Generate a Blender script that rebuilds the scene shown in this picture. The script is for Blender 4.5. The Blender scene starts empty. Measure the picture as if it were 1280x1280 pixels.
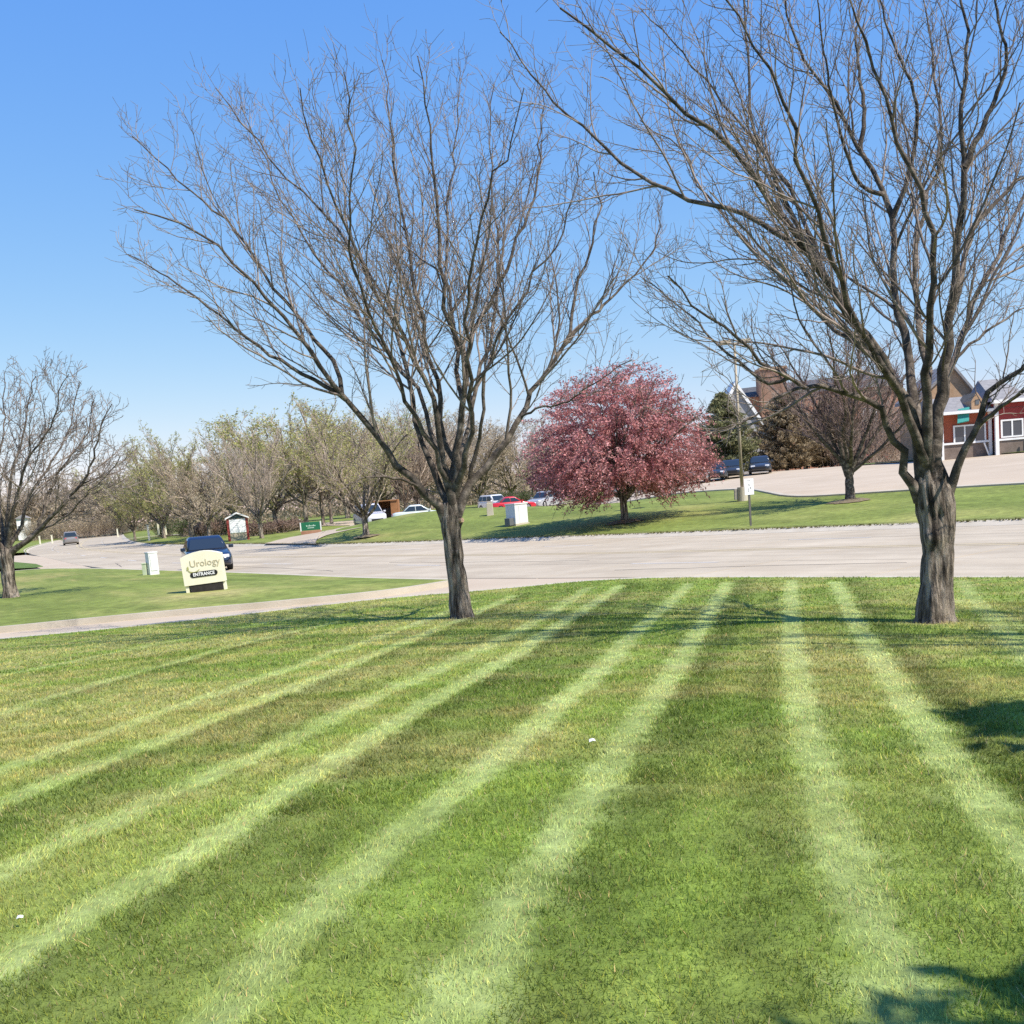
import bpy, bmesh, math
import numpy as np
from mathutils import Vector, Matrix

sc = bpy.context.scene
# ------------------------------------------------------------------ camera
RESPX, FPX = 1280.0, 1385.0
PITCH, ROLL, PPX, PPY, CAMZ = math.radians(7), math.radians(4.6), 640.0, 785.0, 2.3
_R0 = np.array([1.0, 0, 0])
FWD = np.array([0, math.cos(PITCH), -math.sin(PITCH)])
_U0 = np.array([0, math.sin(PITCH), math.cos(PITCH)])
RGT = math.cos(ROLL) * _R0 - math.sin(ROLL) * _U0
UPV = math.cos(ROLL) * _U0 + math.sin(ROLL) * _R0
CAM = np.array([0, 0, CAMZ])
cd = bpy.data.cameras.new('camera')
cam = bpy.data.objects.new('camera', cd)
sc.collection.objects.link(cam)
cd.sensor_fit = 'HORIZONTAL'; cd.sensor_width = 36.0
cd.lens = 36.0 * FPX / RESPX
cd.shift_y = (PPY - 640.0) / RESPX
cd.clip_start = 0.1; cd.clip_end = 6000.0
m = Matrix((RGT.tolist(), UPV.tolist(), (-FWD).tolist())).transposed().to_4x4()
m.translation = Vector(CAM.tolist())
cam.matrix_world = m
sc.camera = cam

# ------------------------------------------------------------------ sky, sun, exposure
SUN_EL = math.radians(50)
SUNH = np.array([0.80, -0.60]); SUNH /= np.linalg.norm(SUNH)      # horizontal direction towards the sun
SUNV = Vector((SUNH[0] * math.cos(SUN_EL), SUNH[1] * math.cos(SUN_EL), math.sin(SUN_EL)))
world = bpy.data.worlds.new('World'); sc.world = world; world.use_nodes = True
wn = world.node_tree.nodes; wl = world.node_tree.links
sky = wn.new('ShaderNodeTexSky'); sky.sky_type = 'NISHITA'; sky.sun_disc = False
sky.sun_elevation = SUN_EL
sky.sun_rotation = math.atan2(SUNH[0], SUNH[1])
sky.altitude = 0; sky.air_density = 1.0; sky.dust_density = 0.0; sky.ozone_density = 2.0
SKY_TONE = ((1.04, .068), (.66, .137), (.13, .46))
bg = wn['Background']; bg.inputs['Strength'].default_value = 0.15
# the phone's tone curve on the sky colour, the same for the whole sky
sp_ = wn.new('ShaderNodeSeparateColor'); cb_ = wn.new('ShaderNodeCombineColor'); wl.new(sky.outputs['Color'], sp_.inputs['Color'])
for ch, (ga, am) in zip(('Red', 'Green', 'Blue'), SKY_TONE):
    pw = wn.new('ShaderNodeMath'); pw.operation = 'POWER'; pw.inputs[1].default_value = ga; wl.new(sp_.outputs[ch], pw.inputs[0])
    ml = wn.new('ShaderNodeMath'); ml.operation = 'MULTIPLY'; ml.inputs[1].default_value = am / .15; wl.new(pw.outputs[0], ml.inputs[0]); wl.new(ml.outputs[0], cb_.inputs[ch])
wl.new(cb_.outputs['Color'], bg.inputs['Color'])
sd = bpy.data.lights.new('sun', 'SUN'); sd.energy = 4.3; sd.angle = math.radians(0.53); sd.color = (1.0, 0.925, 0.81)
sun = bpy.data.objects.new('sun', sd); sc.collection.objects.link(sun)
sun.rotation_euler = (-SUNV).to_track_quat('-Z', 'Y').to_euler()
vs = sc.view_settings
vs.view_transform = 'Standard'; vs.look = 'None'; vs.exposure = 0.72; vs.gamma = 1.0; vs.use_curve_mapping = False
sc.cycles.use_denoising = False
sc.cycles.max_bounces = 6; sc.cycles.transparent_max_bounces = 8

# ------------------------------------------------------------------ helpers
COL = sc.collection
rng = np.random.default_rng(7)
def ray(x, y):
    d = FWD + RGT * (x - PPX) / FPX - UPV * (y - PPY) / FPX
    return d / d[1]
def at(x, y, Y): return CAM + ray(x, y) * Y
def onz(x, y, z=0.0):
    d = ray(x, y); return CAM + d * ((z - CAMZ) / d[2])
def hzy(x):                                   # image row of the horizon over column x
    a, b = ray(x, 0)[2], ray(x, 1280)[2]
    lo, hi = 0.0, 1280.0
    for _ in range(40):
        q = (lo + hi) / 2
        if ray(x, q)[2] < 0: hi = q
        else: lo = q
    return lo
def sstep(a, b, x):
    t = np.clip((np.asarray(x, float) - a) / (b - a), 0, 1); return t * t * (3 - 2 * t)
def lattice(seed):
    return np.random.default_rng(seed).random((64, 64))
_LT = {}
def vnoise(x, y, scale, seed=0):
    if seed not in _LT: _LT[seed] = lattice(seed)
    L = _LT[seed]
    x = np.asarray(x, float) / scale; y = np.asarray(y, float) / scale
    xi = np.floor(x).astype(int); yi = np.floor(y).astype(int)
    fx = x - xi; fy = y - yi
    fx = fx * fx * (3 - 2 * fx); fy = fy * fy * (3 - 2 * fy)
    g = lambda a, b: L[a % 64, b % 64]
    return (g(xi, yi) * (1 - fx) + g(xi + 1, yi) * fx) * (1 - fy) + (g(xi, yi + 1) * (1 - fx) + g(xi + 1, yi + 1) * fx) * fy
def fbm(x, y, scale, seed=0, oct=3):
    v = 0; a = 0.5; tot = 0
    for o in range(oct):
        v = v + a * vnoise(x, y, scale / 2 ** o, seed + o); tot += a; a *= 0.5
    return v / tot

def nm(v): return v / np.maximum(np.linalg.norm(v, axis=-1, keepdims=True), 1e-9)

def tag(o, label=None, cat=None, group=None, kind=None):
    if label: o['label'] = label
    if cat: o['category'] = cat
    if group: o['group'] = group
    if kind: o['kind'] = kind
    return o
def empty(name, loc=(0, 0, 0), rz=0.0):
    o = bpy.data.objects.new(name, None); COL.objects.link(o)
    o.location = [float(c) for c in loc]; o.rotation_euler = (0, 0, rz); o.empty_display_size = 0.2
    return o
def link(name, me, mat=None, parent=None):
    o = bpy.data.objects.new(name, me); COL.objects.link(o)
    if mat is not None and len(me.materials) == 0: me.materials.append(mat)
    if parent is not None: o.parent = parent
    return o
def mesh_np(name, V, F, smooth=True):
    """V (n,3); F list of int arrays (k,3) or (k,4)"""
    V = np.ascontiguousarray(V, np.float32)
    me = bpy.data.meshes.new(name)
    if isinstance(F, np.ndarray): F = [F]
    F = [np.asarray(f, np.int32) for f in F if len(f)]
    nl = sum(f.size for f in F); npoly = sum(len(f) for f in F)
    me.vertices.add(len(V)); me.vertices.foreach_set('co', V.ravel())
    me.loops.add(nl); me.polygons.add(npoly)
    me.loops.foreach_set('vertex_index', np.concatenate([f.ravel() for f in F]))
    tot = np.concatenate([np.full(len(f), f.shape[1], np.int32) for f in F])
    st = np.concatenate([[0], np.cumsum(tot)[:-1]]).astype(np.int32)
    me.polygons.foreach_set('loop_start', st)
    me.polygons.foreach_set('use_smooth', np.full(npoly, smooth, bool))
    me.update(calc_edges=True)
    return me
def vcol(me, cols):
    a = me.color_attributes.new('Col', 'FLOAT_COLOR', 'POINT')
    c = np.ones((len(cols), 4), np.float32); c[:, :3] = cols
    a.data.foreach_set('color', c.ravel())
def grid_faces(nu, nv):
    i = np.arange(nu - 1)[:, None] * nv + np.arange(nv - 1)[None, :]
    i = i.ravel()
    return np.stack([i, i + nv, i + nv + 1, i + 1], 1)
def resample(P, n):
    P = np.asarray(P, float)
    d = np.concatenate([[0], np.cumsum(np.linalg.norm(np.diff(P, axis=0), axis=1))])
    t = np.linspace(0, d[-1], n)
    return np.stack([np.interp(t, d, P[:, k]) for k in range(P.shape[1])], 1)
def smoothline(P, n, it=2):
    P = np.asarray(P, float)
    for _ in range(it):
        Q = [P[0]]
        for a, b in zip(P[:-1], P[1:]): Q += [a * .75 + b * .25, a * .25 + b * .75]
        Q.append(P[-1]); P = np.array(Q)
    return resample(P, n)

class MB:
    """collects shapes for ONE mesh"""
    def __init__(s): s.V = []; s.F3 = []; s.F4 = []; s.n = 0
    def add(s, V, F):
        V = np.asarray(V, float)
        for f in F: (s.F3 if len(f) == 3 else s.F4).append([i + s.n for i in f])
        s.V.append(V); s.n += len(V)
    def box(s, c, d, rz=0.0, top=(1, 1)):
        x, y, z = d[0] / 2, d[1] / 2, d[2] / 2
        P = np.array([[-x, -y, -z], [x, -y, -z], [x, y, -z], [-x, y, -z], [-x * top[0], -y * top[1], z], [x * top[0], -y * top[1], z], [x * top[0], y * top[1], z], [-x * top[0], y * top[1], z]])
        if rz:
            a, b = math.cos(rz), math.sin(rz)
            P = np.stack([P[:, 0] * a - P[:, 1] * b, P[:, 0] * b + P[:, 1] * a, P[:, 2]], 1)
        s.add(P + np.asarray(c, float), [(3, 2, 1, 0), (4, 5, 6, 7), (0, 1, 5, 4), (1, 2, 6, 5), (2, 3, 7, 6), (3, 0, 4, 7)])
        return s
    def prism(s, poly, y0, y1):
        """poly: list of (x,z), extruded along y"""
        n = len(poly); V = [(x, y0, z) for x, z in poly] + [(x, y1, z) for x, z in poly]
        s.V.append(np.array(V, float)); b = s.n; s.n += 2 * n
        for i in range(n):
            j = (i + 1) % n; s.F4.append([b + i, b + j, b + n + j, b + n + i])
        # fan caps from centroid
        cx = np.mean([p[0] for p in poly]); cz = np.mean([p[1] for p in poly])
        s.V.append(np.array([(cx, y0, cz), (cx, y1, cz)])); c = s.n; s.n += 2
        for i in range(n):
            j = (i + 1) % n; s.F3.append([b + j, b + i, c]); s.F3.append([b + n + i, b + n + j, c + 1])
        return s
    def cyl(s, p0, p1, r0, r1=None, k=12, caps=True):
        r1 = r0 if r1 is None else r1
        p0 = np.asarray(p0, float); p1 = np.asarray(p1, float)
        t = nm(p1 - p0); ref = np.array([0, 0, 1.0]) if abs(t[2]) < .9 else np.array([1.0, 0, 0])
        u = nm(np.cross(t, ref)); v = np.cross(t, u)
        a = np.arange(k) * 2 * math.pi / k
        ring = np.cos(a)[:, None] * u + np.sin(a)[:, None] * v
        V = np.concatenate([p0 + ring * r0, p1 + ring * r1, [p0, p1]])
        F = [(i, i + k, (i + 1) % k + k, (i + 1) % k) for i in range(k)]
        F = [tuple(reversed(f)) for f in F]
        if caps: F += [((i + 1) % k, i, 2 * k) if 0 else (i, (i + 1) % k, 2 * k) for i in range(k)] + [((i + 1) % k + k, i + k, 2 * k + 1) for i in range(k)]
        s.add(V, F); return s
    def loft(s, rings, cap=True):
        """rings: list of (k,3) arrays"""
        k = len(rings[0]); b = 0; F = []
        for r in range(len(rings) - 1):
            for i in range(k):
                j = (i + 1) % k; F.append((r * k + i, r * k + j, (r + 1) * k + j, (r + 1) * k + i))
        V = np.concatenate(rings)
        if cap:
            n = len(V); V = np.concatenate([V, [rings[0].mean(0)], [rings[-1].mean(0)]])
            F += [((i + 1) % k, i, n) for i in range(k)]
            o = (len(rings) - 1) * k
            F += [(o + i, o + (i + 1) % k, n + 1) for i in range(k)]
        s.add(V, F); return s
    def quad(s, a, b, c, d): s.add([a, b, c, d], [(0, 1, 2, 3)]); return s
    def build(s, name, mat, parent=None, smooth=False, bevel=0.0, recalc=True):
        me = mesh_np(name, np.concatenate(s.V), [np.array(s.F3, np.int32).reshape(-1, 3), np.array(s.F4, np.int32).reshape(-1, 4)], smooth)
        if recalc or bevel:
            bm = bmesh.new(); bm.from_mesh(me)
            bmesh.ops.recalc_face_normals(bm, faces=bm.faces)
            if bevel:
                ed = [e for e in bm.edges if len(e.link_faces) == 2 and e.calc_face_angle(0) > .5]
                bmesh.ops.bevel(bm, geom=ed, offset=bevel, segments=2, affect='EDGES', profile=.6, clamp_overlap=True)
            bm.to_mesh(me); bm.free()
        return link(name, me, mat, parent)
def text_mesh(name, body, size, mat, parent, loc, extrude=0.004, shear=0.0, sx=1.0, offset=0.0):
    cu = bpy.data.curves.new(name, 'FONT'); cu.body = body; cu.size = size; cu.align_x = 'CENTER'; cu.align_y = 'CENTER'
    cu.extrude = extrude; cu.shear = shear; cu.offset = offset; cu.resolution_u = 3
    t = bpy.data.objects.new(name, cu); COL.objects.link(t)
    bpy.context.view_layer.update()
    me = bpy.data.meshes.new_from_object(t.evaluated_get(bpy.context.evaluated_depsgraph_get()))
    bpy.data.objects.remove(t); me.name = name; me.materials.clear()
    o = link(name, me, mat, parent); o.location = loc; o.rotation_euler = (math.pi / 2, 0, 0); o.scale = (sx, 1, 1)
    return o
def copy_tree(o, parent=None):
    c = o.copy(); COL.objects.link(c); c.parent = parent
    for ch in o.children: copy_tree(ch, c)
    return c

# ------------------------------------------------------------------ materials
def mat(name, col=(.5, .5, .5), rough=.7, metal=0.0, spec=.3):
    M = bpy.data.materials.new(name); M.use_nodes = True
    b = M.node_tree.nodes['Principled BSDF']
    b.inputs['Base Color'].default_value = (*col, 1); b.inputs['Roughness'].default_value = rough
    b.inputs['Metallic'].default_value = metal; b.inputs['Specular IOR Level'].default_value = spec
    return M
def nd(M, t, **kw):
    n = M.node_tree.nodes.new(t)
    for k, v in kw.items():
        if k in n.inputs: n.inputs[k].default_value = v
        else: setattr(n, k, v)
    return n
def lk(M, a, b): M.node_tree.links.new(a, b)
def noisy(name, c0, c1, scale, rough=.8, bump=0.0, bscale=None, detail=5, coord='Object', stretch=None, c2=None, island=0.0, objrand=0.0, spec=.25, dist=.05):
    M = mat(name, c0, rough, spec=spec); b = M.node_tree.nodes['Principled BSDF']
    tc = nd(M, 'ShaderNodeTexCoord'); src = tc.outputs[coord]
    if coord == 'World':
        pass
    if stretch:
        mp = nd(M, 'ShaderNodeMapping'); mp.inputs['Scale'].default_value = stretch; lk(M, src, mp.inputs['Vector']); src = mp.outputs['Vector']
    n = nd(M, 'ShaderNodeTexNoise', Scale=scale, Detail=detail, Roughness=.6); lk(M, src, n.inputs['Vector'])
    r = nd(M, 'ShaderNodeValToRGB'); r.color_ramp.elements[0].color = (*c0, 1); r.color_ramp.elements[1].color = (*c1, 1)
    r.color_ramp.elements[0].position = .32; r.color_ramp.elements[1].position = .68
    if c2: e = r.color_ramp.elements.new(.5); e.color = (*c2, 1)
    lk(M, n.outputs['Fac'], r.inputs['Fac']); out = r.outputs['Color']
    if island or objrand:
        if island:
            g = nd(M, 'ShaderNodeNewGeometry'); rv = g.outputs['Random Per Island']; amt = island
        else:
            g = nd(M, 'ShaderNodeObjectInfo'); rv = g.outputs['Random']; amt = objrand
        mr = nd(M, 'ShaderNodeMapRange'); mr.inputs['To Min'].default_value = 1 - amt; mr.inputs['To Max'].default_value = 1 + amt
        lk(M, rv, mr.inputs['Value'])
        mx = nd(M, 'ShaderNodeVectorMath', operation='SCALE'); lk(M, out, mx.inputs[0]); lk(M, mr.outputs['Result'], mx.inputs['Scale']); out = mx.outputs['Vector']
    lk(M, out, b.inputs['Base Color'])
    if bump:
        n2 = nd(M, 'ShaderNodeTexNoise', Scale=bscale or scale * 3, Detail=6, Roughness=.65); lk(M, src, n2.inputs['Vector'])
        bp = nd(M, 'ShaderNodeBump', Strength=bump, Distance=dist); lk(M, n2.outputs['Fac'], bp.inputs['Height']); lk(M, bp.outputs['Normal'], b.inputs['Normal'])
    return M
def vcol_mat(name, rough=.75, transl=0.0, noise=0.0, spec=.2, bump=0.0):
    M = mat(name, (.1, .2, .05), rough, spec=spec); b = M.node_tree.nodes['Principled BSDF']
    a = nd(M, 'ShaderNodeVertexColor', layer_name='Col'); out = a.outputs['Color']
    if noise:
        tc = nd(M, 'ShaderNodeTexCoord'); n = nd(M, 'ShaderNodeTexNoise', Scale=noise, Detail=6, Roughness=.7); lk(M, tc.outputs['Object'], n.inputs['Vector'])
        mr = nd(M, 'ShaderNodeMapRange'); mr.inputs['From Min'].default_value = .25; mr.inputs['From Max'].default_value = .75
        mr.inputs['To Min'].default_value = .55; mr.inputs['To Max'].default_value = 1.4; lk(M, n.outputs['Fac'], mr.inputs['Value'])
        mx = nd(M, 'ShaderNodeVectorMath', operation='SCALE'); lk(M, out, mx.inputs[0]); lk(M, mr.outputs['Result'], mx.inputs['Scale']); out = mx.outputs['Vector']
        if bump:
            bp = nd(M, 'ShaderNodeBump', Strength=bump, Distance=.06); lk(M, n.outputs['Fac'], bp.inputs['Height']); lk(M, bp.outputs['Normal'], b.inputs['Normal'])
    lk(M, out, b.inputs['Base Color'])
    if transl:
        t = nd(M, 'ShaderNodeBsdfTranslucent'); lk(M, out, t.inputs['Color'])
        mxs = nd(M, 'ShaderNodeMixShader', Fac=transl); o = M.node_tree.nodes['Material Output']
        lk(M, b.outputs['BSDF'], mxs.inputs[1]); lk(M, t.outputs['BSDF'], mxs.inputs[2]); lk(M, mxs.outputs['Shader'], o.inputs['Surface'])
    return M

M_GRASS = vcol_mat('grass_blade', .6, .3, spec=.3)
M_LAWN = vcol_mat('lawn_soil', .9, noise=9.0, bump=.5)
M_FARLAWN = vcol_mat('far_turf', .9, noise=3.0, bump=.6)
M_CONC = noisy('road_concrete', (.385, .325, .242), (.465, .402, .308), .55, .85, bump=.15, bscale=30, objrand=.075)
def streak(M, amt=.16):
    b = M.node_tree.nodes['Principled BSDF']; src = b.inputs['Base Color'].links[0].from_socket
    tc = nd(M, 'ShaderNodeTexCoord'); m1 = nd(M, 'ShaderNodeMapping'); m1.inputs['Rotation'].default_value = (0, 0, -math.atan2(.734, -.679)); m2 = nd(M, 'ShaderNodeMapping'); m2.inputs['Scale'].default_value = (.035, 1, 1)
    n = nd(M, 'ShaderNodeTexNoise', Scale=.9, Detail=4, Roughness=.6); lk(M, tc.outputs['Object'], m1.inputs['Vector']); lk(M, m1.outputs['Vector'], m2.inputs['Vector']); lk(M, m2.outputs['Vector'], n.inputs['Vector'])
    mr = nd(M, 'ShaderNodeMapRange'); mr.inputs['From Min'].default_value = .3; mr.inputs['From Max'].default_value = .7; mr.inputs['To Min'].default_value = 1 - amt; mr.inputs['To Max'].default_value = 1 + amt * .6; lk(M, n.outputs['Fac'], mr.inputs['Value'])
    mx = nd(M, 'ShaderNodeVectorMath', operation='SCALE'); lk(M, src, mx.inputs[0]); lk(M, mr.outputs['Result'], mx.inputs['Scale']); lk(M, mx.outputs['Vector'], b.inputs['Base Color'])
streak(M_CONC)
M_LOT = noisy('lot_concrete', (.42, .342, .252), (.49, .406, .308), .35, .85, bump=.1, bscale=12)
M_KERB = noisy('kerb_concrete', (.42, .37, .29), (.50, .45, .37), 1.2, .85, bump=.2, bscale=25)
M_YEL = noisy('worn_yellow_paint', (.47, .39, .26), (.52, .43, .26), 2.0, .7)
M_WPAINT = noisy('worn_white_paint', (.50, .475, .44), (.58, .56, .53), 3.0, .7)
M_GROUND = noisy('ground_earth', (.06, .08, .03), (.10, .09, .05), .05, .95)
M_BARK = noisy('bark', (.042, .034, .028), (.44, .37, .30), 13, .9, bump=1.0, bscale=20, stretch=(1, 1, .16), c2=(.19, .158, .13), spec=.12, dist=.09)
for n_ in M_BARK.node_tree.nodes:
    if n_.type == 'VALTORGB': n_.color_ramp.elements[0].position = .38; n_.color_ramp.elements[2].position = .64
M_LIMB = noisy('limb_bark', (.042, .035, .03), (.25, .21, .176), 7, .9, bump=.8, bscale=24, c2=(.10, .083, .069), spec=.15, dist=.02)
M_TWIG = noisy('twig', (.13, .104, .09), (.34, .28, .24), 2.5, .85, spec=.2, island=.35)
M_TWIGB = noisy('brown_twig', (.30, .24, .19), (.52, .43, .35), 1.2, .85, spec=.15, island=.35)
M_BUDY = noisy('yellow_green_bud', (.31, .325, .095), (.48, .47, .18), 1.0, .7, island=.35)
M_BUDB = noisy('brown_bud', (.36, .30, .20), (.52, .44, .31), 1.0, .7, island=.35)
M_BLOS = noisy('dark_pink_blossom', (.37, .135, .135), (.71, .41, .39), 1.1, .65, island=.5, c2=(.55, .245, .24))
M_NEEDLE = noisy('needle', (.14, .155, .07), (.29, .28, .14), 1.2, .7, island=.45)
M_NEEDLEB = noisy('brown_needle', (.21, .165, .10), (.38, .30, .19), 1.0, .7, island=.45)
M_BRUSH = noisy('dry_brush', (.20, .13, .10), (.34, .25, .20), 1.5, .8, island=.4)
M_LEAF = noisy('dark_leaf', (.04, .07, .02), (.09, .13, .04), 1.0, .6, island=.4)
def translucent(M, fac=.4):
    b = M.node_tree.nodes['Principled BSDF']; src = b.inputs['Base Color'].links[0].from_socket
    t = nd(M, 'ShaderNodeBsdfTranslucent'); lk(M, src, t.inputs['Color']); mx = nd(M, 'ShaderNodeMixShader', Fac=fac)
    lk(M, b.outputs['BSDF'], mx.inputs[1]); lk(M, t.outputs['BSDF'], mx.inputs[2]); lk(M, mx.outputs['Shader'], M.node_tree.nodes['Material Output'].inputs['Surface'])
for M_ in (M_BUDY, M_BUDB, M_BLOS, M_NEEDLE, M_NEEDLEB, M_BRUSH, M_LEAF): translucent(M_)
M_DRY = noisy('dry_mulch', (.15, .115, .07), (.26, .21, .13), 9, .95, bump=.6, bscale=40)

# ------------------------------------------------------------------ ground plan
EDGE_PX = [(1800, 718), (1500, 722), (1280, 721.5), (1100, 721.5), (1000, 721.5), (850, 721.5), (780, 723.5), (720, 727), (660, 733), (587, 739.5), (480, 748), (400, 757), (200, 780), (0, 799), (-250, 822)]
EDGE = np.array([onz(x, y, .15)[:2] for x, y in EDGE_PX])           # rim of the near lawn
EDGE = smoothline(EDGE, 240, 2)
def dist_poly(P, L):
    P = np.asarray(P, float); shp = P.shape[:-1]; P = P.reshape(-1, 2)
    best = np.full(len(P), 1e9)
    for a, b in zip(L[:-1], L[1:]):
        ab = b - a; t = np.clip(((P - a) @ ab) / max(ab @ ab, 1e-9), 0, 1)
        best = np.minimum(best, np.linalg.norm(P - (a + t[:, None] * ab), axis=1))
    return best.reshape(shp)
EDGE_C = resample(EDGE, 60)
def Hn(x, y):                                  # height of the near lawn
    P = np.stack(np.broadcast_arrays(np.asarray(x, float), np.asarray(y, float)), -1)
    s = dist_poly(P, EDGE_C)
    return .15 + .45 * sstep(0, 17, s) + .03 * (vnoise(P[..., 0], P[..., 1], 4.0, 5) - .5) * sstep(0, 2, s)
def near_pt(px, py):
    z = .4
    for _ in range(14):
        p = onz(px, py, z); z = .5 * z + .5 * float(Hn(p[0], p[1]))
    p = onz(px, py, z); return np.array([p[0], p[1], float(Hn(p[0], p[1]))])
# far side of the road: s = metres beyond the far kerb line, t = metres along it
FO = np.array([16.4, 34.9]); FD = np.array([-.679, .734]); FN = np.array([.734, .679])
def Hf(x, y):
    x = np.asarray(x, float); y = np.asarray(y, float)
    s = (x - FO[0]) * FN[0] + (y - FO[1]) * FN[1]; t = (x - FO[0]) * FD[0] + (y - FO[1]) * FD[1]
    lawn = .15 + .068 * np.clip(s, 0, 14)
    right = lawn + .033 * np.clip(s - 14, 0, 32)
    crest = .15 + .068 * np.clip(s, 0, 13) - .75 * sstep(14, 24, s) + .5 * sstep(60, 130, s)
    q = x - .12 * y
    w = 1 - sstep(-6, 4, q)
    z = right * (1 - w) + crest * w
    left = .15 + .008 * np.clip(s, 0, 30)
    w2 = sstep(47, 58, t) * (1 - sstep(-20, -10, q))
    z = z * (1 - w2) + left * w2
    z = z + .38 * np.exp(-((t - 44) / 9) ** 2) * sstep(5, 13, s) * (1 - sstep(14, 24, s))
    return z + .05 * (vnoise(x, y, 7.0, 9) - .5) * sstep(1, 4, s) * (1 - sstep(11, 14, s))
def far_pt(px, py, Y=None):
    if Y is None:
        for Y in np.arange(30, 320, .1):
            p = at(px, py, Y)
            if p[2] <= float(Hf(p[0], p[1])): break
    p = at(px, py, Y); return np.array([p[0], p[1], float(Hf(p[0], p[1]))])
def far_Y(px, Y):
    p = at(px, hzy(px) + 15, Y); return np.array([p[0], p[1], float(Hf(p[0], p[1]))])

NEAR_C = np.array([(40, -9), (24, 6.2), (17, 12.8), (9.5, 20.2), (6.2, 23.6), (3.2, 26.9), (.1, 29.5), (-1.8, 31.3), (-4.9, 35.2), (-10.4, 43.4), (-15.9, 51.0), (-22.9, 61.0), (-37, 90), (-54, 124), (-74, 180), (-92, 240)], float)
FAR_C = np.array([(50, 0), (34, 16.5), (16.4, 34.9), (10.8, 40.7), (5.5, 46), (-1.2, 53.8), (-6.9, 59.9), (-10.7, 64.6), (-19.1, 80.3), (-22.7, 85.0), (-29.9, 97.7), (-40, 119.1), (-66, 193), (-84, 246)], float)
NL = smoothline(NEAR_C, 64, 2); FL = smoothline(FAR_C, 64, 2)

# big ground sheet to the horizon
a = np.arange(48) * 2 * math.pi / 48
V = np.concatenate([[[0, 60, -.35]], np.stack([np.cos(a) * 4000, np.sin(a) * 4000 + 60, np.full(48, -.35)], 1)])
F = np.array([[0, 1 + i, 1 + (i + 1) % 48] for i in range(48)])
tag(link('ground', mesh_np('ground', V, F), M_GROUND), kind='structure')

# road: concrete slabs with recessed joints, four lanes
road = empty('road'); tag(road, kind='structure')
base = MB()
nb = len(NL)
Vb = np.concatenate([np.c_[NL, np.full(nb, -.05)], np.c_[FL, np.full(nb, -.05)]])
Fb = np.array([[i, i + 1, nb + i + 1, nb + i] for i in range(nb - 1)])
link('joint_filler', mesh_np('joint_filler', Vb, Fb), mat('joint_dark', (.30, .265, .225), .9), road)
for i in range(nb - 1):
    for k in range(4):
        q = []
        for (ii, kk) in ((i, k), (i + 1, k), (i + 1, k + 1), (i, k + 1)):
            f = kk / 4; q.append(NL[ii] * (1 - f) + FL[ii] * f)
        q = np.array(q); c = q.mean(0); g = .012
        q = c + (q - c) * (1 - g * 2 / np.maximum(np.linalg.norm(q - c, axis=1, keepdims=True), .1))
        zt = -.003 + .003 * rng.random()
        V = np.concatenate([np.c_[q, np.full(4, zt)], np.c_[q, np.full(4, -.12)]])
        F = np.array([[0, 1, 2, 3], [0, 4, 5, 1], [1, 5, 6, 2], [2, 6, 7, 3], [3, 7, 4, 0]])
        if not ((q[:, 0] > 36).all() or (q[:, 1] > 215).all()):
            link('slab', mesh_np('slab', V, F, False), M_CONC, road)
def ribbon(name, A, B, zA, zB, material, parent=None, kind=None, thick=0.0):
    n = len(A)
    zA = np.broadcast_to(zA, (n,)); zB = np.broadcast_to(zB, (n,))
    V = np.concatenate([np.c_[A, zA], np.c_[B, zB]]); F = [[i, i + 1, n + i + 1, n + i] for i in range(n - 1)]
    if thick:
        V = np.concatenate([V, np.c_[A, zA - thick], np.c_[B, zB - thick]])
        F += [[i, 2 * n + i, 2 * n + i + 1, i + 1] for i in range(n - 1)] + [[n + i, n + i + 1, 3 * n + i + 1, 3 * n + i] for i in range(n - 1)]
    me = mesh_np(name, V, np.array(F), False)
    bm = bmesh.new(); bm.from_mesh(me); bmesh.ops.recalc_face_normals(bm, faces=bm.faces)
    if sum(f.normal.z for f in bm.faces) < 0: bmesh.ops.reverse_faces(bm, faces=bm.faces)
    bm.to_mesh(me); bm.free()
    o = link(name, me, material, parent)
    if kind: o['kind'] = kind
    return o
def offset(L, d):
    T = nm(np.gradient(L, axis=0)); return L + np.stack([-T[:, 1], T[:, 0]], 1) * d
for d in (.49, .505):
    pass
mid = NL * .5 + FL * .5
for d in (-.22, .22): ribbon('centre_line', offset(mid, d - .09), offset(mid, d + .09), .004, .004, M_YEL, road)
FINE = lambda f: resample(NL * (1 - f) + FL * f, 300)
for f in (.25, .75):
    L = FINE(f)
    for i in range(6, 290, 12):
        seg = L[i:i + 4]
        ribbon('lane_dash', offset(seg, .06), offset(seg, .22), .004, .004, M_WPAINT, road)
# tar-sealed cracks in the near lanes
M_TAR = mat('tar_seal', (.10, .09, .08), .8)
for f0, f1, i0, i1 in ((.10, .16, 70, 84), (.20, .12, 48, 57), (.06, .14, 95, 103), (.33, .30, 60, 72), (.62, .58, 82, 96)):
    L0, L1 = FINE(f0), FINE(f1); nn = i1 - i0; w_ = np.linspace(0, 1, nn)[:, None]
    seg = L0[i0:i1] * (1 - w_) + L1[i0:i1] * w_ + rng.normal(0, .05, (nn, 2))
    ribbon('tar_crack', offset(seg, -.022), offset(seg, .022), .003, .003, M_TAR, road)
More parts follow.
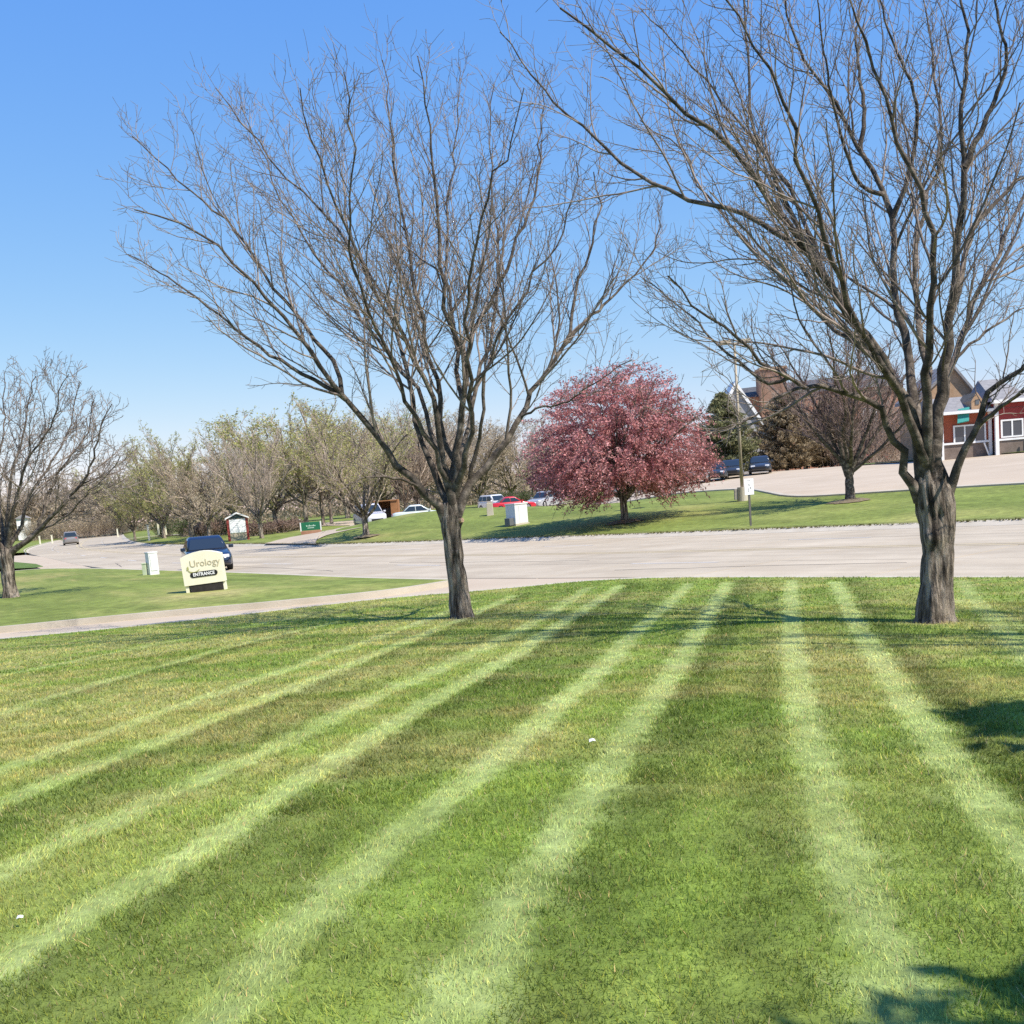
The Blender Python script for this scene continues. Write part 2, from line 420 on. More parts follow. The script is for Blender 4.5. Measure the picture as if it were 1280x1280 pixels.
# kerbs of the road (outside the openings of the drives)
KN = resample(NL, 420); KF = resample(FL, 420)
def kerb(L, side, sel, name='kerb', lean=0.0):
    i = 0
    idx = np.where(sel)[0]
    if len(idx) < 2: return
    runs = np.split(idx, np.where(np.diff(idx) > 1)[0] + 1)
    for r_ in runs:
        if len(r_) < 3: continue
        A = offset(L[r_], -lean * side); B = offset(L[r_], .22 * side)
        ribbon(name, A, B, .15 - .145 * (lean > 0), .155, M_KERB, None, 'structure', thick=.25)
kerb(KF, -1, KF[:, 1] < 215, 'far_kerb', .25)
kerb(KN, 1, (KN[:, 1] > 110) & (KN[:, 1] < 215), 'left_kerb', .25)

# ------------------------------------------------------------------ near lawn
TREE_BASES = [(*near_pt(577, 773)[:2], .42), (*near_pt(1168, 778)[:2], .5)]
def lawn_cols(x, y):
    """turf colours at ground points, with the sheen of the mower tracks painted in"""
    n1 = fbm(x, y, 1.6, 11); n2 = fbm(x, y, .45, 21); n3 = fbm(x, y, 5.0, 31); n4 = vnoise(x, y, .09, 41)
    g = np.array([.195, .295, .044])[None] * (1 - n1)[:, None] + np.array([.30, .385, .082])[None] * n1[:, None]
    g = g * (.74 + .52 * n2)[:, None] * (.86 + .28 * n4)[:, None]
    n5 = fbm(x * .45, y, .35, 61)
    straw = np.clip((n1 * .4 + n5 * .7 + n3 * .35 - .68 + .06 * (1 - sstep(-5, 1, x))) * 4.4, 0, 1) * (.15 + .95 * n4)
    straw *= sstep(4.0, 8.5, y)* .8 + .22
    g = g * (1 - .62 * straw[:, None]) + np.array([.56, .46, .20])[None] * (.62 * straw)[:, None]
    u_ = x * .97 - y * .245; v_ = x * .245 + y * .97
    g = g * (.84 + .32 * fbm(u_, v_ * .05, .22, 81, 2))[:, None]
    for tp in TREE_BASES:
        wt_ = np.clip(1.25 - np.hypot(x - tp[0], y - tp[1]) / tp[2], 0, 1) ** 2 * (.5 + n2); wt_ = np.clip(wt_, 0, .85)[:, None]
        g = g * (1 - wt_) + np.array([[.46, .38, .20]]) * wt_
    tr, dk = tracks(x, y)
    g = g * (1 - .36 * dk)[:, None]  # dark side of the mowing sheen, painted into the turf colour
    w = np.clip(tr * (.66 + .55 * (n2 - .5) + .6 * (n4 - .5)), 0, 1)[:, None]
    g = g * (1 - w * .8) + np.array([.47, .56, .22])[None] * (w * .88)  # pale sheen off the pressed blades, painted in along the tracks
    return g
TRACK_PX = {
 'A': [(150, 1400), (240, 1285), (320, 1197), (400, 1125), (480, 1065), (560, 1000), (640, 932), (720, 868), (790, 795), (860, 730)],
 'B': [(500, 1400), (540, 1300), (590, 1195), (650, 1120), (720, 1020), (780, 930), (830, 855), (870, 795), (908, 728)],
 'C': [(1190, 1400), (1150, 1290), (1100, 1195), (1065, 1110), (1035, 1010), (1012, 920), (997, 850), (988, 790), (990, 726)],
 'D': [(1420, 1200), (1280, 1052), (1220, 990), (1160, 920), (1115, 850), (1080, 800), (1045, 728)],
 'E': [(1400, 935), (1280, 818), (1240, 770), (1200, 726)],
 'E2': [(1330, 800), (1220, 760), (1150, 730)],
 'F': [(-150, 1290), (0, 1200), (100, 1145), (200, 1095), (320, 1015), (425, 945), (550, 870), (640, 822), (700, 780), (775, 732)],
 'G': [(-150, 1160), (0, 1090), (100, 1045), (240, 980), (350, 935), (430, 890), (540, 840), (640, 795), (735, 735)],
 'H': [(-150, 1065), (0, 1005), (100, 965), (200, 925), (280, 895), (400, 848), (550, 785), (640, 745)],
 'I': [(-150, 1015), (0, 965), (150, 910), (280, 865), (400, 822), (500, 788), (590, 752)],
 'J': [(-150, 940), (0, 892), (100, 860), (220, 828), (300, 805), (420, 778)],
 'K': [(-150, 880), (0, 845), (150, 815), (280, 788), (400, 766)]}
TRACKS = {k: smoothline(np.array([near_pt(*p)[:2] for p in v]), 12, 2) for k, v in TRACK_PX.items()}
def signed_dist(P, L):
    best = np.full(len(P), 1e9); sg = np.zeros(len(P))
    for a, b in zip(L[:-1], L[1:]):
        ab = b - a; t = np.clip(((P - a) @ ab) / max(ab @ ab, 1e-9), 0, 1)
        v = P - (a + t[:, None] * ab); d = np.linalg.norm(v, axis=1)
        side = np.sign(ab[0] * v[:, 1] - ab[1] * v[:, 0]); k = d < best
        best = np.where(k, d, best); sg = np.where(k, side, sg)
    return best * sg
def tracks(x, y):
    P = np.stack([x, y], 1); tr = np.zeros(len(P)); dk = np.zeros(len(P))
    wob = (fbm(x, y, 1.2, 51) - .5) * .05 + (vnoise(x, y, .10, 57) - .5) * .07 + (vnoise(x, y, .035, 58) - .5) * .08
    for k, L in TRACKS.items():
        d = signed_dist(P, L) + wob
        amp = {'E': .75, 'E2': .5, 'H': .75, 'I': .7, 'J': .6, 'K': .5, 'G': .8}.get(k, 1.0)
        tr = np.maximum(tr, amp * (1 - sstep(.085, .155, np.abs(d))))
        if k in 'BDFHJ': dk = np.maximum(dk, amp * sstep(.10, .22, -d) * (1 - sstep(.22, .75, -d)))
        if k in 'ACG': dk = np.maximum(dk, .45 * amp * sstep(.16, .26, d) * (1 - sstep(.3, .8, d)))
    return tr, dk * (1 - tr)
nu, nv = 240, 170
vv = (np.linspace(0, 1, nv) ** 1.35)
Q = np.stack([np.linspace(22, -26, nu), np.full(nu, -7.0)], 1)
G = EDGE[:, None, :] * (1 - vv)[None, :, None] + Q[:, None, :] * vv[None, :, None]
gx, gy = G[..., 0].ravel(), G[..., 1].ravel()
gz = Hn(gx, gy)
me = mesh_np('near_lawn', np.c_[gx, gy, gz], grid_faces(nu, nv)[:, ::-1])
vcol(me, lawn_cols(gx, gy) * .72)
bm = bmesh.new(); bm.from_mesh(me)
if sum(f.normal.z for f in bm.faces) < 0: bmesh.ops.reverse_faces(bm, faces=bm.faces)
bm.to_mesh(me); bm.free()
tag(link('near_lawn', me, M_LAWN), kind='structure')
kerb(resample(EDGE, 300), -1, np.ones(300, bool), 'lawn_kerb')

# mown grass blades over the lawn in view
_gx, _gy = np.arange(-40, 40.1, .25), np.arange(-10, 40.1, .25)
_HG = Hn(*np.meshgrid(_gx, _gy, indexing='ij'))
def Hn_fast(x, y):
    u = np.clip((x + 40) / .25, 0, len(_gx) - 1.001); v = np.clip((y + 10) / .25, 0, len(_gy) - 1.001); i = u.astype(int); j = v.astype(int); a = u - i; b = v - j
    return (_HG[i, j] * (1 - a) + _HG[i + 1, j] * a) * (1 - b) + (_HG[i, j + 1] * (1 - a) + _HG[i + 1, j + 1] * a) * b
def grass(n, d0, d1, h0, h1, w, ang0, ang1):
    u = rng.random(n * 2); r = np.sqrt(d0 ** 2 + (d1 ** 2 - d0 ** 2) * u); th = ang0 + (ang1 - ang0) * rng.random(n * 2)
    x = r * np.sin(th); y = r * np.cos(th)
    # keep the points on the lawn (camera side of the rim)
    ang_e = np.arctan2(EDGE[:, 0], EDGE[:, 1]); re = np.hypot(EDGE[:, 0], EDGE[:, 1]); o = np.argsort(ang_e)
    k = r < np.interp(th, ang_e[o], re[o]) - .02
    x, y = x[k][:n], y[k][:n]; n = len(x)
    z = Hn_fast(x, y) - .006
    h = h0 + (h1 - h0) * rng.random(n) ** 1.3
    tr, dk = tracks(x, y)
    h *= (1 - .35 * tr) * (.65 + .75 * vnoise(x, y, .13, 91))
    yaw = rng.random(n) * 2 * math.pi
    lean = rng.normal(0, .5, (n, 2)) * h[:, None]
    lean[:, 1] += h * (.95 * tr - .35 * dk); lean[:, 0] += h * .25 * tr
    dx = np.cos(yaw) * w / 2 * (.7 + .6 * rng.random(n)); dy = np.sin(yaw) * w / 2 * (.7 + .6 * rng.random(n))
    A = np.stack([x - dx, y - dy, z], 1); B = np.stack([x + dx, y + dy, z], 1)
    T = np.stack([x + lean[:, 0], y + lean[:, 1], z + h], 1)
    V = np.stack([A, B, T], 1).reshape(-1, 3)
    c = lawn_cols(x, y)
    c = c * (.56 + .88 * rng.random(n))[:, None]
    dry = rng.random(n) < .03 + .10 * vnoise(x, y, .7, 93) ** 2
    c[dry] = np.array([.55, .47, .24]) * (.6 + .5 * rng.random(dry.sum()))[:, None]
    yl = rng.random(n) < .22
    c[yl] *= np.array([1.35, 1.12, .9])
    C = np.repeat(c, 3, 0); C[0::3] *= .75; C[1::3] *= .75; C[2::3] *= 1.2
    return V, C
parts = [grass(300000, 1.9, 6.5, .016, .042, .0052, -1.05, 1.05), grass(270000, 6.2, 10.5, .018, .042, .0078, -.82, .82),
         grass(190000, 10.2, 17, .018, .042, .0125, -.72, .72), grass(120000, 16.5, 33, .02, .042, .02, -.64, .66)]
V = np.concatenate([p[0] for p in parts]); C_ = np.concatenate([p[1] for p in parts])
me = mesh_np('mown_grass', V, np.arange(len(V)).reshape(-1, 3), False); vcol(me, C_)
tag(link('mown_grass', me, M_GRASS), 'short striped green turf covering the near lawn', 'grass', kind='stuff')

# ------------------------------------------------------------------ entrance drive and the lawn island beyond it
ISL_PX = [(561, 725), (520, 731.5), (480, 737.5), (400, 745.5), (300, 755), (200, 763.5), (100, 773), (0, 783), (-250, 806)]
ISL = smoothline(np.array([onz(x, y, .15)[:2] for x, y in ISL_PX]), 80, 2)
UP_PX = [(561, 724.5), (500, 723.5), (440, 722), (370, 719), (300, 716), (200, 713), (120, 710.5), (60, 710.5), (20, 713), (-60, 722), (-250, 745)]
UPL = smoothline(np.array([onz(x, y, .15)[:2] for x, y in UP_PX]), 80, 2)
DR = np.array([EDGE[np.argmin(np.linalg.norm(EDGE - p, axis=1))] for p in ISL])
EB = smoothline(np.array([onz(x, y, .15)[:2] for x, y in EDGE_PX[7:]]), 80, 2)
ribbon('entrance_drive', offset(EB, -.4), ISL, .012, .012, M_LOT, None, 'structure')
# concrete apron and gutter where the drive and the lawn rim meet the road
V = np.array([(-14, 18, -.012), (14, 16, -.012), (14, 36, -.012), (-14, 42, -.012)], float)
tag(link('apron', mesh_np('apron', V, np.array([[0, 1, 2, 3]])), M_LOT), kind='structure')
nvv = 30
f = np.linspace(0, 1, nvv)
G = ISL[:, None, :] * (1 - f)[None, :, None] + UPL[:, None, :] * f[None, :, None]
gx, gy = G[..., 0].ravel(), G[..., 1].ravel()
di = np.minimum(dist_poly(np.stack([gx, gy], 1), ISL), dist_poly(np.stack([gx, gy], 1), UPL))
gz = .15 + .10 * sstep(0, 4, di) + .04 * (vnoise(gx, gy, 3, 61) - .5) * sstep(0, 1, di)
def Hi(x, y):
    p = np.array([[x, y]]); d = min(dist_poly(p, ISL)[0], dist_poly(p, UPL)[0])
    return float(.15 + .10 * sstep(0, 4, d))
def turf_far(x, y, seed=71, straw=.5):
    n1 = fbm(x, y, 3.0, seed); n2 = fbm(x, y, .8, seed + 7); n3 = fbm(x, y, 9.0, seed + 3)
    g = np.array([.135, .178, .034])[None] * (1 - n1)[:, None] + np.array([.225, .26, .066])[None] * n1[:, None]
    u_ = x * .73 + y * .68
    g = g * (.72 + .56 * n2)[:, None] * (.80 + .40 * fbm(u_, (x * -.68 + y * .73) * .06, .5, seed + 11, 2))[:, None]
    s_ = np.clip((n1 * .4 + n2 * .35 + n3 * .5 - .64) * 4, 0, 1) * straw
    return g * (1 - s_)[:, None] + np.array([.33, .27, .11])[None] * s_[:, None]
def orient_up(me):
    bm = bmesh.new(); bm.from_mesh(me)
    if sum(f.normal.z for f in bm.faces) < 0: bmesh.ops.reverse_faces(bm, faces=bm.faces)
    bm.to_mesh(me); bm.free(); return me
me = mesh_np('island_lawn', np.c_[gx, gy, gz], grid_faces(80, nvv)); ic = turf_far(gx, gy, 71, .8); q_ = onz(262, 741, .24); wq = np.exp(-((gx - q_[0]) / 1.5) ** 2 - ((gy - q_[1] + .3) / .9) ** 2) * (.4 + .8 * fbm(gx, gy, .5, 66)); wq = np.clip(wq, 0, .9)[:, None]
vcol(me, ic * (1 - wq) + np.array([[.40, .34, .15]]) * wq); orient_up(me)
tag(link('island_lawn', me, M_FARLAWN), kind='structure')
kerb(resample(ISL, 160), 1, np.ones(160, bool), 'drive_kerb'); kerb(resample(UPL, 160), -1, np.ones(160, bool), 'island_kerb')
# side street opening on the left and the verge beyond it
SS = np.array([(-22.9, 61.2), (-60, 60), (-60, 100), (-45, 112), (-37, 90)])
ribbon('side_street', np.array([(-15.5, 50.5), (-22.5, 60.5), (-37, 90.5), (-46, 107)]), np.array([(-70, 30), (-75, 52), (-80, 82), (-85, 100)]), -.008, -.008, M_LOT, None, 'structure')
vg = np.array([onz(x, y, .15)[:2] for x, y in [(54, 708.5), (40, 710), (0, 711.5), (-60, 714)]]); vg2 = np.array([onz(x, y, .15)[:2] for x, y in [(54, 708), (45, 705), (0, 701), (-60, 700)]])
ribbon('verge', vg, vg2, .16, .16, noisy('verge_turf', (.07, .12, .02), (.13, .19, .04), 1.0, .9), None, 'structure')
# left bank of the far road
Lb = KN[(KN[:, 1] > 113) & (KN[:, 1] < 245)]
nL = len(Lb); k_ = 24; f = np.linspace(0, 1, k_)
T = offset(Lb, 70) if offset(Lb, 1)[0, 0] < Lb[0, 0] else offset(Lb, -70)
G = Lb[:, None, :] * (1 - f)[None, :, None] + T[:, None, :] * f[None, :, None]
gx, gy = G[..., 0].ravel(), G[..., 1].ravel()
gz = .12 + 1.6 * sstep(0, 25, dist_poly(np.stack([gx, gy], 1), Lb))
me = mesh_np('left_bank', np.c_[gx, gy, gz], grid_faces(nL, k_)); vcol(me, turf_far(gx, gy, 91, .3)); orient_up(me)
tag(link('left_bank', me, M_FARLAWN), kind='structure')

# ------------------------------------------------------------------ far lawn, berm and car parks
E2 = offset(KF, -.22)
if np.linalg.norm(E2[100] - KN[100]) < np.linalg.norm(KF[100] - KN[100]): E2 = offset(KF, .22)
E2 = E2[::2]; n2_ = len(E2)
dv = np.concatenate([[0, .4], np.linspace(1.2, 40, 56), np.linspace(44, 300, 24)])
out = np.where(np.ones(n2_)[:, None] > 0, FN[None], 0)
G = E2[:, None, :] + out[:, None, :] * dv[None, :, None]
gx, gy = G[..., 0].ravel(), G[..., 1].ravel(); gz = Hf(gx, gy)
edge_w = np.repeat(sstep(0, 3, dv)[None], n2_, 0).ravel()
gz = .15 * (1 - edge_w) + gz * edge_w
me = mesh_np('far_lawn', np.c_[gx, gy, gz], grid_faces(n2_, len(dv)))
fc = turf_far(gx, gy, 81, .55)
rim_brown = np.repeat((1 - sstep(.1, .9, dv))[None], n2_, 0).ravel() * .55  # turf turns browner and darker towards the kerb
fc = fc * (1 - rim_brown)[:, None] + np.array([.10, .085, .045])[None] * rim_brown[:, None]
vcol(me, fc); orient_up(me)
tag(link('far_lawn', me, M_FARLAWN), kind='structure')
fr = []
for L_, n_ in ((E2[E2[:, 1] < 110], 9000),):
    i_ = rng.random(n_) * (len(L_) - 2); a_ = i_.astype(int); p_ = L_[a_] * (1 - (i_ - a_))[:, None] + L_[a_ + 1] * (i_ - a_)[:, None]
    p_ = p_ + FN[None] * (rng.random(n_) ** 1.5 * .3 - .1)[:, None] + 0
    hh = (.03 + .05 * rng.random(n_)) * (.4 + 1.2 * vnoise(p_[:, 0], p_[:, 1], 1.1, 501)); wd = .02 + .02 * rng.random(n_); ya = rng.random(n_) * 6.283
    b0 = np.c_[p_, np.full(n_, .13)]; dx = np.c_[np.cos(ya) * wd, np.sin(ya) * wd, np.zeros(n_)]
    tp = b0 + np.c_[rng.normal(0, .05, (n_, 2)) - FN[None] * .05, hh]
    fr.append(np.stack([b0 - dx, b0 + dx, tp], 1).reshape(-1, 3))
V = np.concatenate(fr); me = mesh_np('kerb_fringe', V, np.arange(len(V)).reshape(-1, 3), False)
cc_ = np.repeat(np.array([[.17, .165, .05]]) * (.5 + 1.0 * rng.random((len(V) // 3, 1))), 3, 0); vcol(me, cc_)
tag(link('kerb_fringe', me, M_GRASS), 'ragged unmown grass fringe along the far kerb', 'grass', kind='stuff')
def st(s, t): return FO + FN * s + FD * t
def sheet(name, s0, s1, t0, t1, ns, nt, lift, material):
    """sheet laid on the far terrain; s0/s1 may be functions of t"""
    ts = np.linspace(t0, t1, nt); P = []
    for t in ts:
        a = s0(t) if callable(s0) else s0; b = s1(t) if callable(s1) else s1
        for s in np.linspace(a, b, ns): P.append(st(s, t))
    P = np.array(P); z = Hf(P[:, 0], P[:, 1]) + lift
    me = orient_up(mesh_np(name, np.c_[P, z], grid_faces(nt, ns)))
    return tag(link(name, me, material), kind='structure')
sheet('car_park', lambda t: 11.4 + 9.6 * float(sstep(14, 27, t)) + .3 * max(0, t - 60), 120, -40, 95, 110, 120, .035, M_LOT)
tt_ = np.linspace(-40, 60, 120); s0_ = np.array([11.4 + 9.6 * float(sstep(14, 27, t)) for t in tt_])
KA = np.array([st(a_ - .22, b_) for a_, b_ in zip(s0_, tt_)]); KB = np.array([st(a_ + .08, b_) for a_, b_ in zip(s0_, tt_)])
ribbon('car_park_kerb', KA, KB, Hf(KA[:, 0], KA[:, 1]) + .07, Hf(KB[:, 0], KB[:, 1]) + .09, M_KERB, None, 'structure', thick=.2)
M_FT = noisy('strip_turf', (.085, .13, .025), (.17, .19, .06), .6, .9)
M_FTY = noisy('yellow_turf', (.22, .22, .05), (.30, .29, .08), .6, .9)  # yellower turf for the grass slope
sheet('grass_strip', 44, 60, -30, 32, 16, 30, .12, M_FT)
sheet('grass_strip', 62, 66, 40, 75, 6, 30, .12, M_FT)
sheet('grass_strip', 84, 90, 30, 80, 6, 30, .12, M_FT)
sheet('grass_slope', 112, 150, 10, 60, 8, 16, .4, M_FTY)
# entry drive to the car park behind the berm
def clampk(p):
    i = np.argmin(np.linalg.norm(KF - p, axis=1)); d = (p - KF[i]) @ FN
    return p if d > -.1 else p + FN * (-.1 - d)
ed0 = [clampk(far_pt(*p)[:2]) for p in [(338, 688), (362, 682.5), (397, 672), (428, 664.5), (452, 660)]]
ed1 = [clampk(far_pt(*p)[:2]) for p in [(325, 678), (350, 673.5), (380, 669), (410, 664.5), (440, 656)]]
A_ = smoothline(ed0, 30, 2); B_ = smoothline(ed1, 30, 2)
f = np.linspace(0, 1, 6)
G = A_[:, None, :] * (1 - f)[None, :, None] + B_[:, None, :] * f[None, :, None]; gx, gy = G[..., 0].ravel(), G[..., 1].ravel()
dk_ = sstep(0, 3, dist_poly(np.stack([gx, gy], 1), KF))
me = orient_up(mesh_np('entry_drive', np.c_[gx, gy, .15 * (1 - dk_) + Hf(gx, gy) * dk_ + .035], grid_faces(30, 6)))
tag(link('entry_drive', me, M_LOT), kind='structure')
# sidewalk on the left
sw = smoothline([far_pt(*p)[:2] for p in [(150, 675), (196, 670.5), (258, 667.5), (300, 665), (340, 659), (372, 650)]], 60, 2)
z = Hf(sw[:, 0], sw[:, 1]) + .1
ribbon('sidewalk', offset(sw, -.9), offset(sw, .9), z, z, M_KERB, None, 'structure')

# ------------------------------------------------------------------ trees
def tubes(P, R, k=3):
    """P (m,n,3) polylines, R (m,n) radii -> verts, quads"""
    m_, n_, _ = P.shape
    T = np.gradient(P, axis=1) if n_ > 2 else np.repeat((P[:, 1:] - P[:, :1]), 2, 1)
    T = nm(T); mt = nm(P[:, -1] - P[:, 0])
    ref = np.where(np.abs(mt[:, 2:3]) < .8, np.array([[0, 0, 1.0]]), np.array([[1.0, 0, 0]]))
    ref = nm(np.cross(mt, ref))
    u = nm(np.cross(T, ref[:, None, :])); v = np.cross(T, u)
    a = np.arange(k) * 2 * math.pi / k
    V = P[:, :, None, :] + R[:, :, None, None] * (np.cos(a)[None, None, :, None] * u[:, :, None, :] + np.sin(a)[None, None, :, None] * v[:, :, None, :])
    base_ = (np.arange(m_) * n_ * k)[:, None, None]
    i = (np.arange(n_ - 1) * k)[None, :, None]; j = np.arange(k)[None, None, :]; j2 = (j + 1) % k
    F = np.stack([base_ + i + j, base_ + i + j2, base_ + i + k + j2, base_ + i + k + j], -1).reshape(-1, 4)
    return V.reshape(-1, 3), F
def tube_mesh(name, groups, k=3, smooth=True):
    Vs, Fs, n = [], [], 0
    for g in groups:
        P, R = g[0], g[1]; kk = g[2] if len(g) > 2 else k
        if len(P) == 0: continue
        V, F = tubes(P, R, kk); Vs.append(V); Fs.append(F + n); n += len(V)
    return mesh_np(name, np.concatenate(Vs), np.concatenate(Fs), smooth)
def interp(P, R, i, t):
    n_ = P.shape[1]; x = t * (n_ - 1); a = np.minimum(x.astype(int), n_ - 2); f = x - a
    p = P[i, a] * (1 - f)[:, None] + P[i, a + 1] * f[:, None]
    return p, nm(P[i, a + 1] - P[i, a]), R[i, a] * (1 - f) + R[i, a + 1] * f
def sprout(rg, P, R, spacing, t0, angle, lenf, n, wander, up, out=None, rk=.62, rmin=.0035, rlen=.0055, tip=.4, maxper=60):
    """grow side branches from every polyline"""
    L = np.linalg.norm(np.diff(P, axis=1), axis=2).sum(1)
    cnt = np.clip((L * (1 - t0) / spacing + rg.random(len(P))).astype(int), 0, maxper)
    i = np.repeat(np.arange(len(P)), cnt)
    if len(i) == 0: return np.zeros((0, n, 3)), np.zeros((0, n)), np.zeros(0)
    first = np.concatenate([[0], np.cumsum(cnt)[:-1]]); k = np.arange(len(i)) - first[i]
    t = t0 + (1 - t0) * (k + .15 + .7 * rg.random(len(i))) / np.maximum(cnt[i], 1); t = np.clip(t, 0, .985)
    p, d, r = interp(P, R, i, t)
    rv = rg.normal(0, 1, (len(i), 3)); side = nm(np.cross(d, rv))
    if out is not None:
        side = nm(side + out(p) * .5)
    ang = angle[0] + (angle[1] - angle[0]) * rg.random(len(i))
    dr = nm(d * np.cos(ang)[:, None] + side * np.sin(ang)[:, None])
    ln = lenf(rg, L[i], t)
    r0 = np.maximum(np.minimum(r * rk, rmin + rlen * ln), rmin)
    Q = np.zeros((len(i), n, 3)); Q[:, 0] = p; step = ln / (n - 1)
    for s in range(1, n):
        upv = up(Q[:, s - 1]) if callable(up) else np.array([0, 0, up])
        dr = nm(dr + rg.normal(0, wander, dr.shape) + upv)
        Q[:, s] = Q[:, s - 1] + dr * step[:, None]
    RR = r0[:, None] * np.linspace(1, tip, n)[None]
    return Q, np.maximum(RR, rmin * .7), ln
def limb_curve(px, Y0, dYs, rg, n=22, jit=.03):
    """limb traced over image points, given its own depth: Y0 + dY along it"""
    px = np.asarray(px, float); m_ = len(px)
    dist = np.concatenate([[0], np.cumsum(np.linalg.norm(np.diff(px, axis=0), axis=1))]); dist /= dist[-1]
    dY = np.interp(dist, np.linspace(0, 1, len(dYs)), dYs)
    P = np.array([at(x, y, Y0 + d) for (x, y), d in zip(px, dY)])
    P = smoothline(P, n, 2)
    jit = jit * min(1, np.linalg.norm(P[-1] - P[0]) / 6.0); P[1:-1] += rg.normal(0, jit, (n - 2, 3)); return P
def bark_trunk(rings, rads, k=44, seed=0, ridge=.20, flare=.55, flare_h=.5, knots=()):
    """trunk through ring centres with furrowed, uneven bark"""
    rings = np.asarray(rings, float); n = max(40, int(np.linalg.norm(rings[-1] - rings[0]) / .035))
    d = np.concatenate([[0], np.cumsum(np.linalg.norm(np.diff(rings, axis=0), axis=1))])
    tt = np.linspace(0, d[-1], n)
    Cc = np.stack([np.interp(tt, d, rings[:, j]) for j in range(3)], 1); Rr = np.interp(tt, d, rads)
    a = np.arange(k) * 2 * math.pi / k
    A, Z = np.meshgrid(a, tt)
    rr = Rr[:, None] * (1 + .05 * np.sin(3 * A + seed) + .035 * np.sin(5 * A + 2.1 * seed + Z * .7))
    fr = vnoise(A * 9 / 6.2832 * 1.0, Z * 1.6 + 40 * seed, .42, 200 + seed)
    fr = np.abs(vnoise(A * k / 6.2832 * .8 + 50, Z * 2.4, 1.0, 210 + seed) - .5) * 2
    rr = rr * (1 - ridge * (1 - fr) ** 2 + ridge * .4 * (vnoise(A * 5, Z * 6, 1.0, 220 + seed) - .5))
    rr = rr * (1 + flare * np.exp(-Z / (flare_h * .45)) * (1 + .35 * np.sin(5 * A + seed * 1.7)))
    for (ka, kz, kr, kh) in knots:
        da = np.angle(np.exp(1j * (A - ka))); rr = rr + kh * np.exp(-(da * Rr[:, None] / kr) ** 2 - ((Z - kz) / kr) ** 2)
    V = np.stack([Cc[:, None, 0] + rr * np.cos(A), Cc[:, None, 1] + rr * np.sin(A), np.broadcast_to(Cc[:, None, 2], rr.shape)], -1).reshape(-1, 3)
    i = (np.arange(n - 1) * k)[:, None]; j = np.arange(k)[None]; j2 = (j + 1) % k
    F = np.stack([i + j, i + j2, i + k + j2, i + k + j], -1).reshape(-1, 4)
    top = len(V); V = np.concatenate([V, [Cc[-1] + [0, 0, Rr[-1] * .3]]])
    o = (n - 1) * k
    return V, F, np.array([[o + q, o + (q + 1) % k, top] for q in range(k)])
def local(P, base_): return P - np.asarray(base_)[None]
def out_from(c):
    c = np.asarray(c, float)
    return lambda p: nm(p - c)

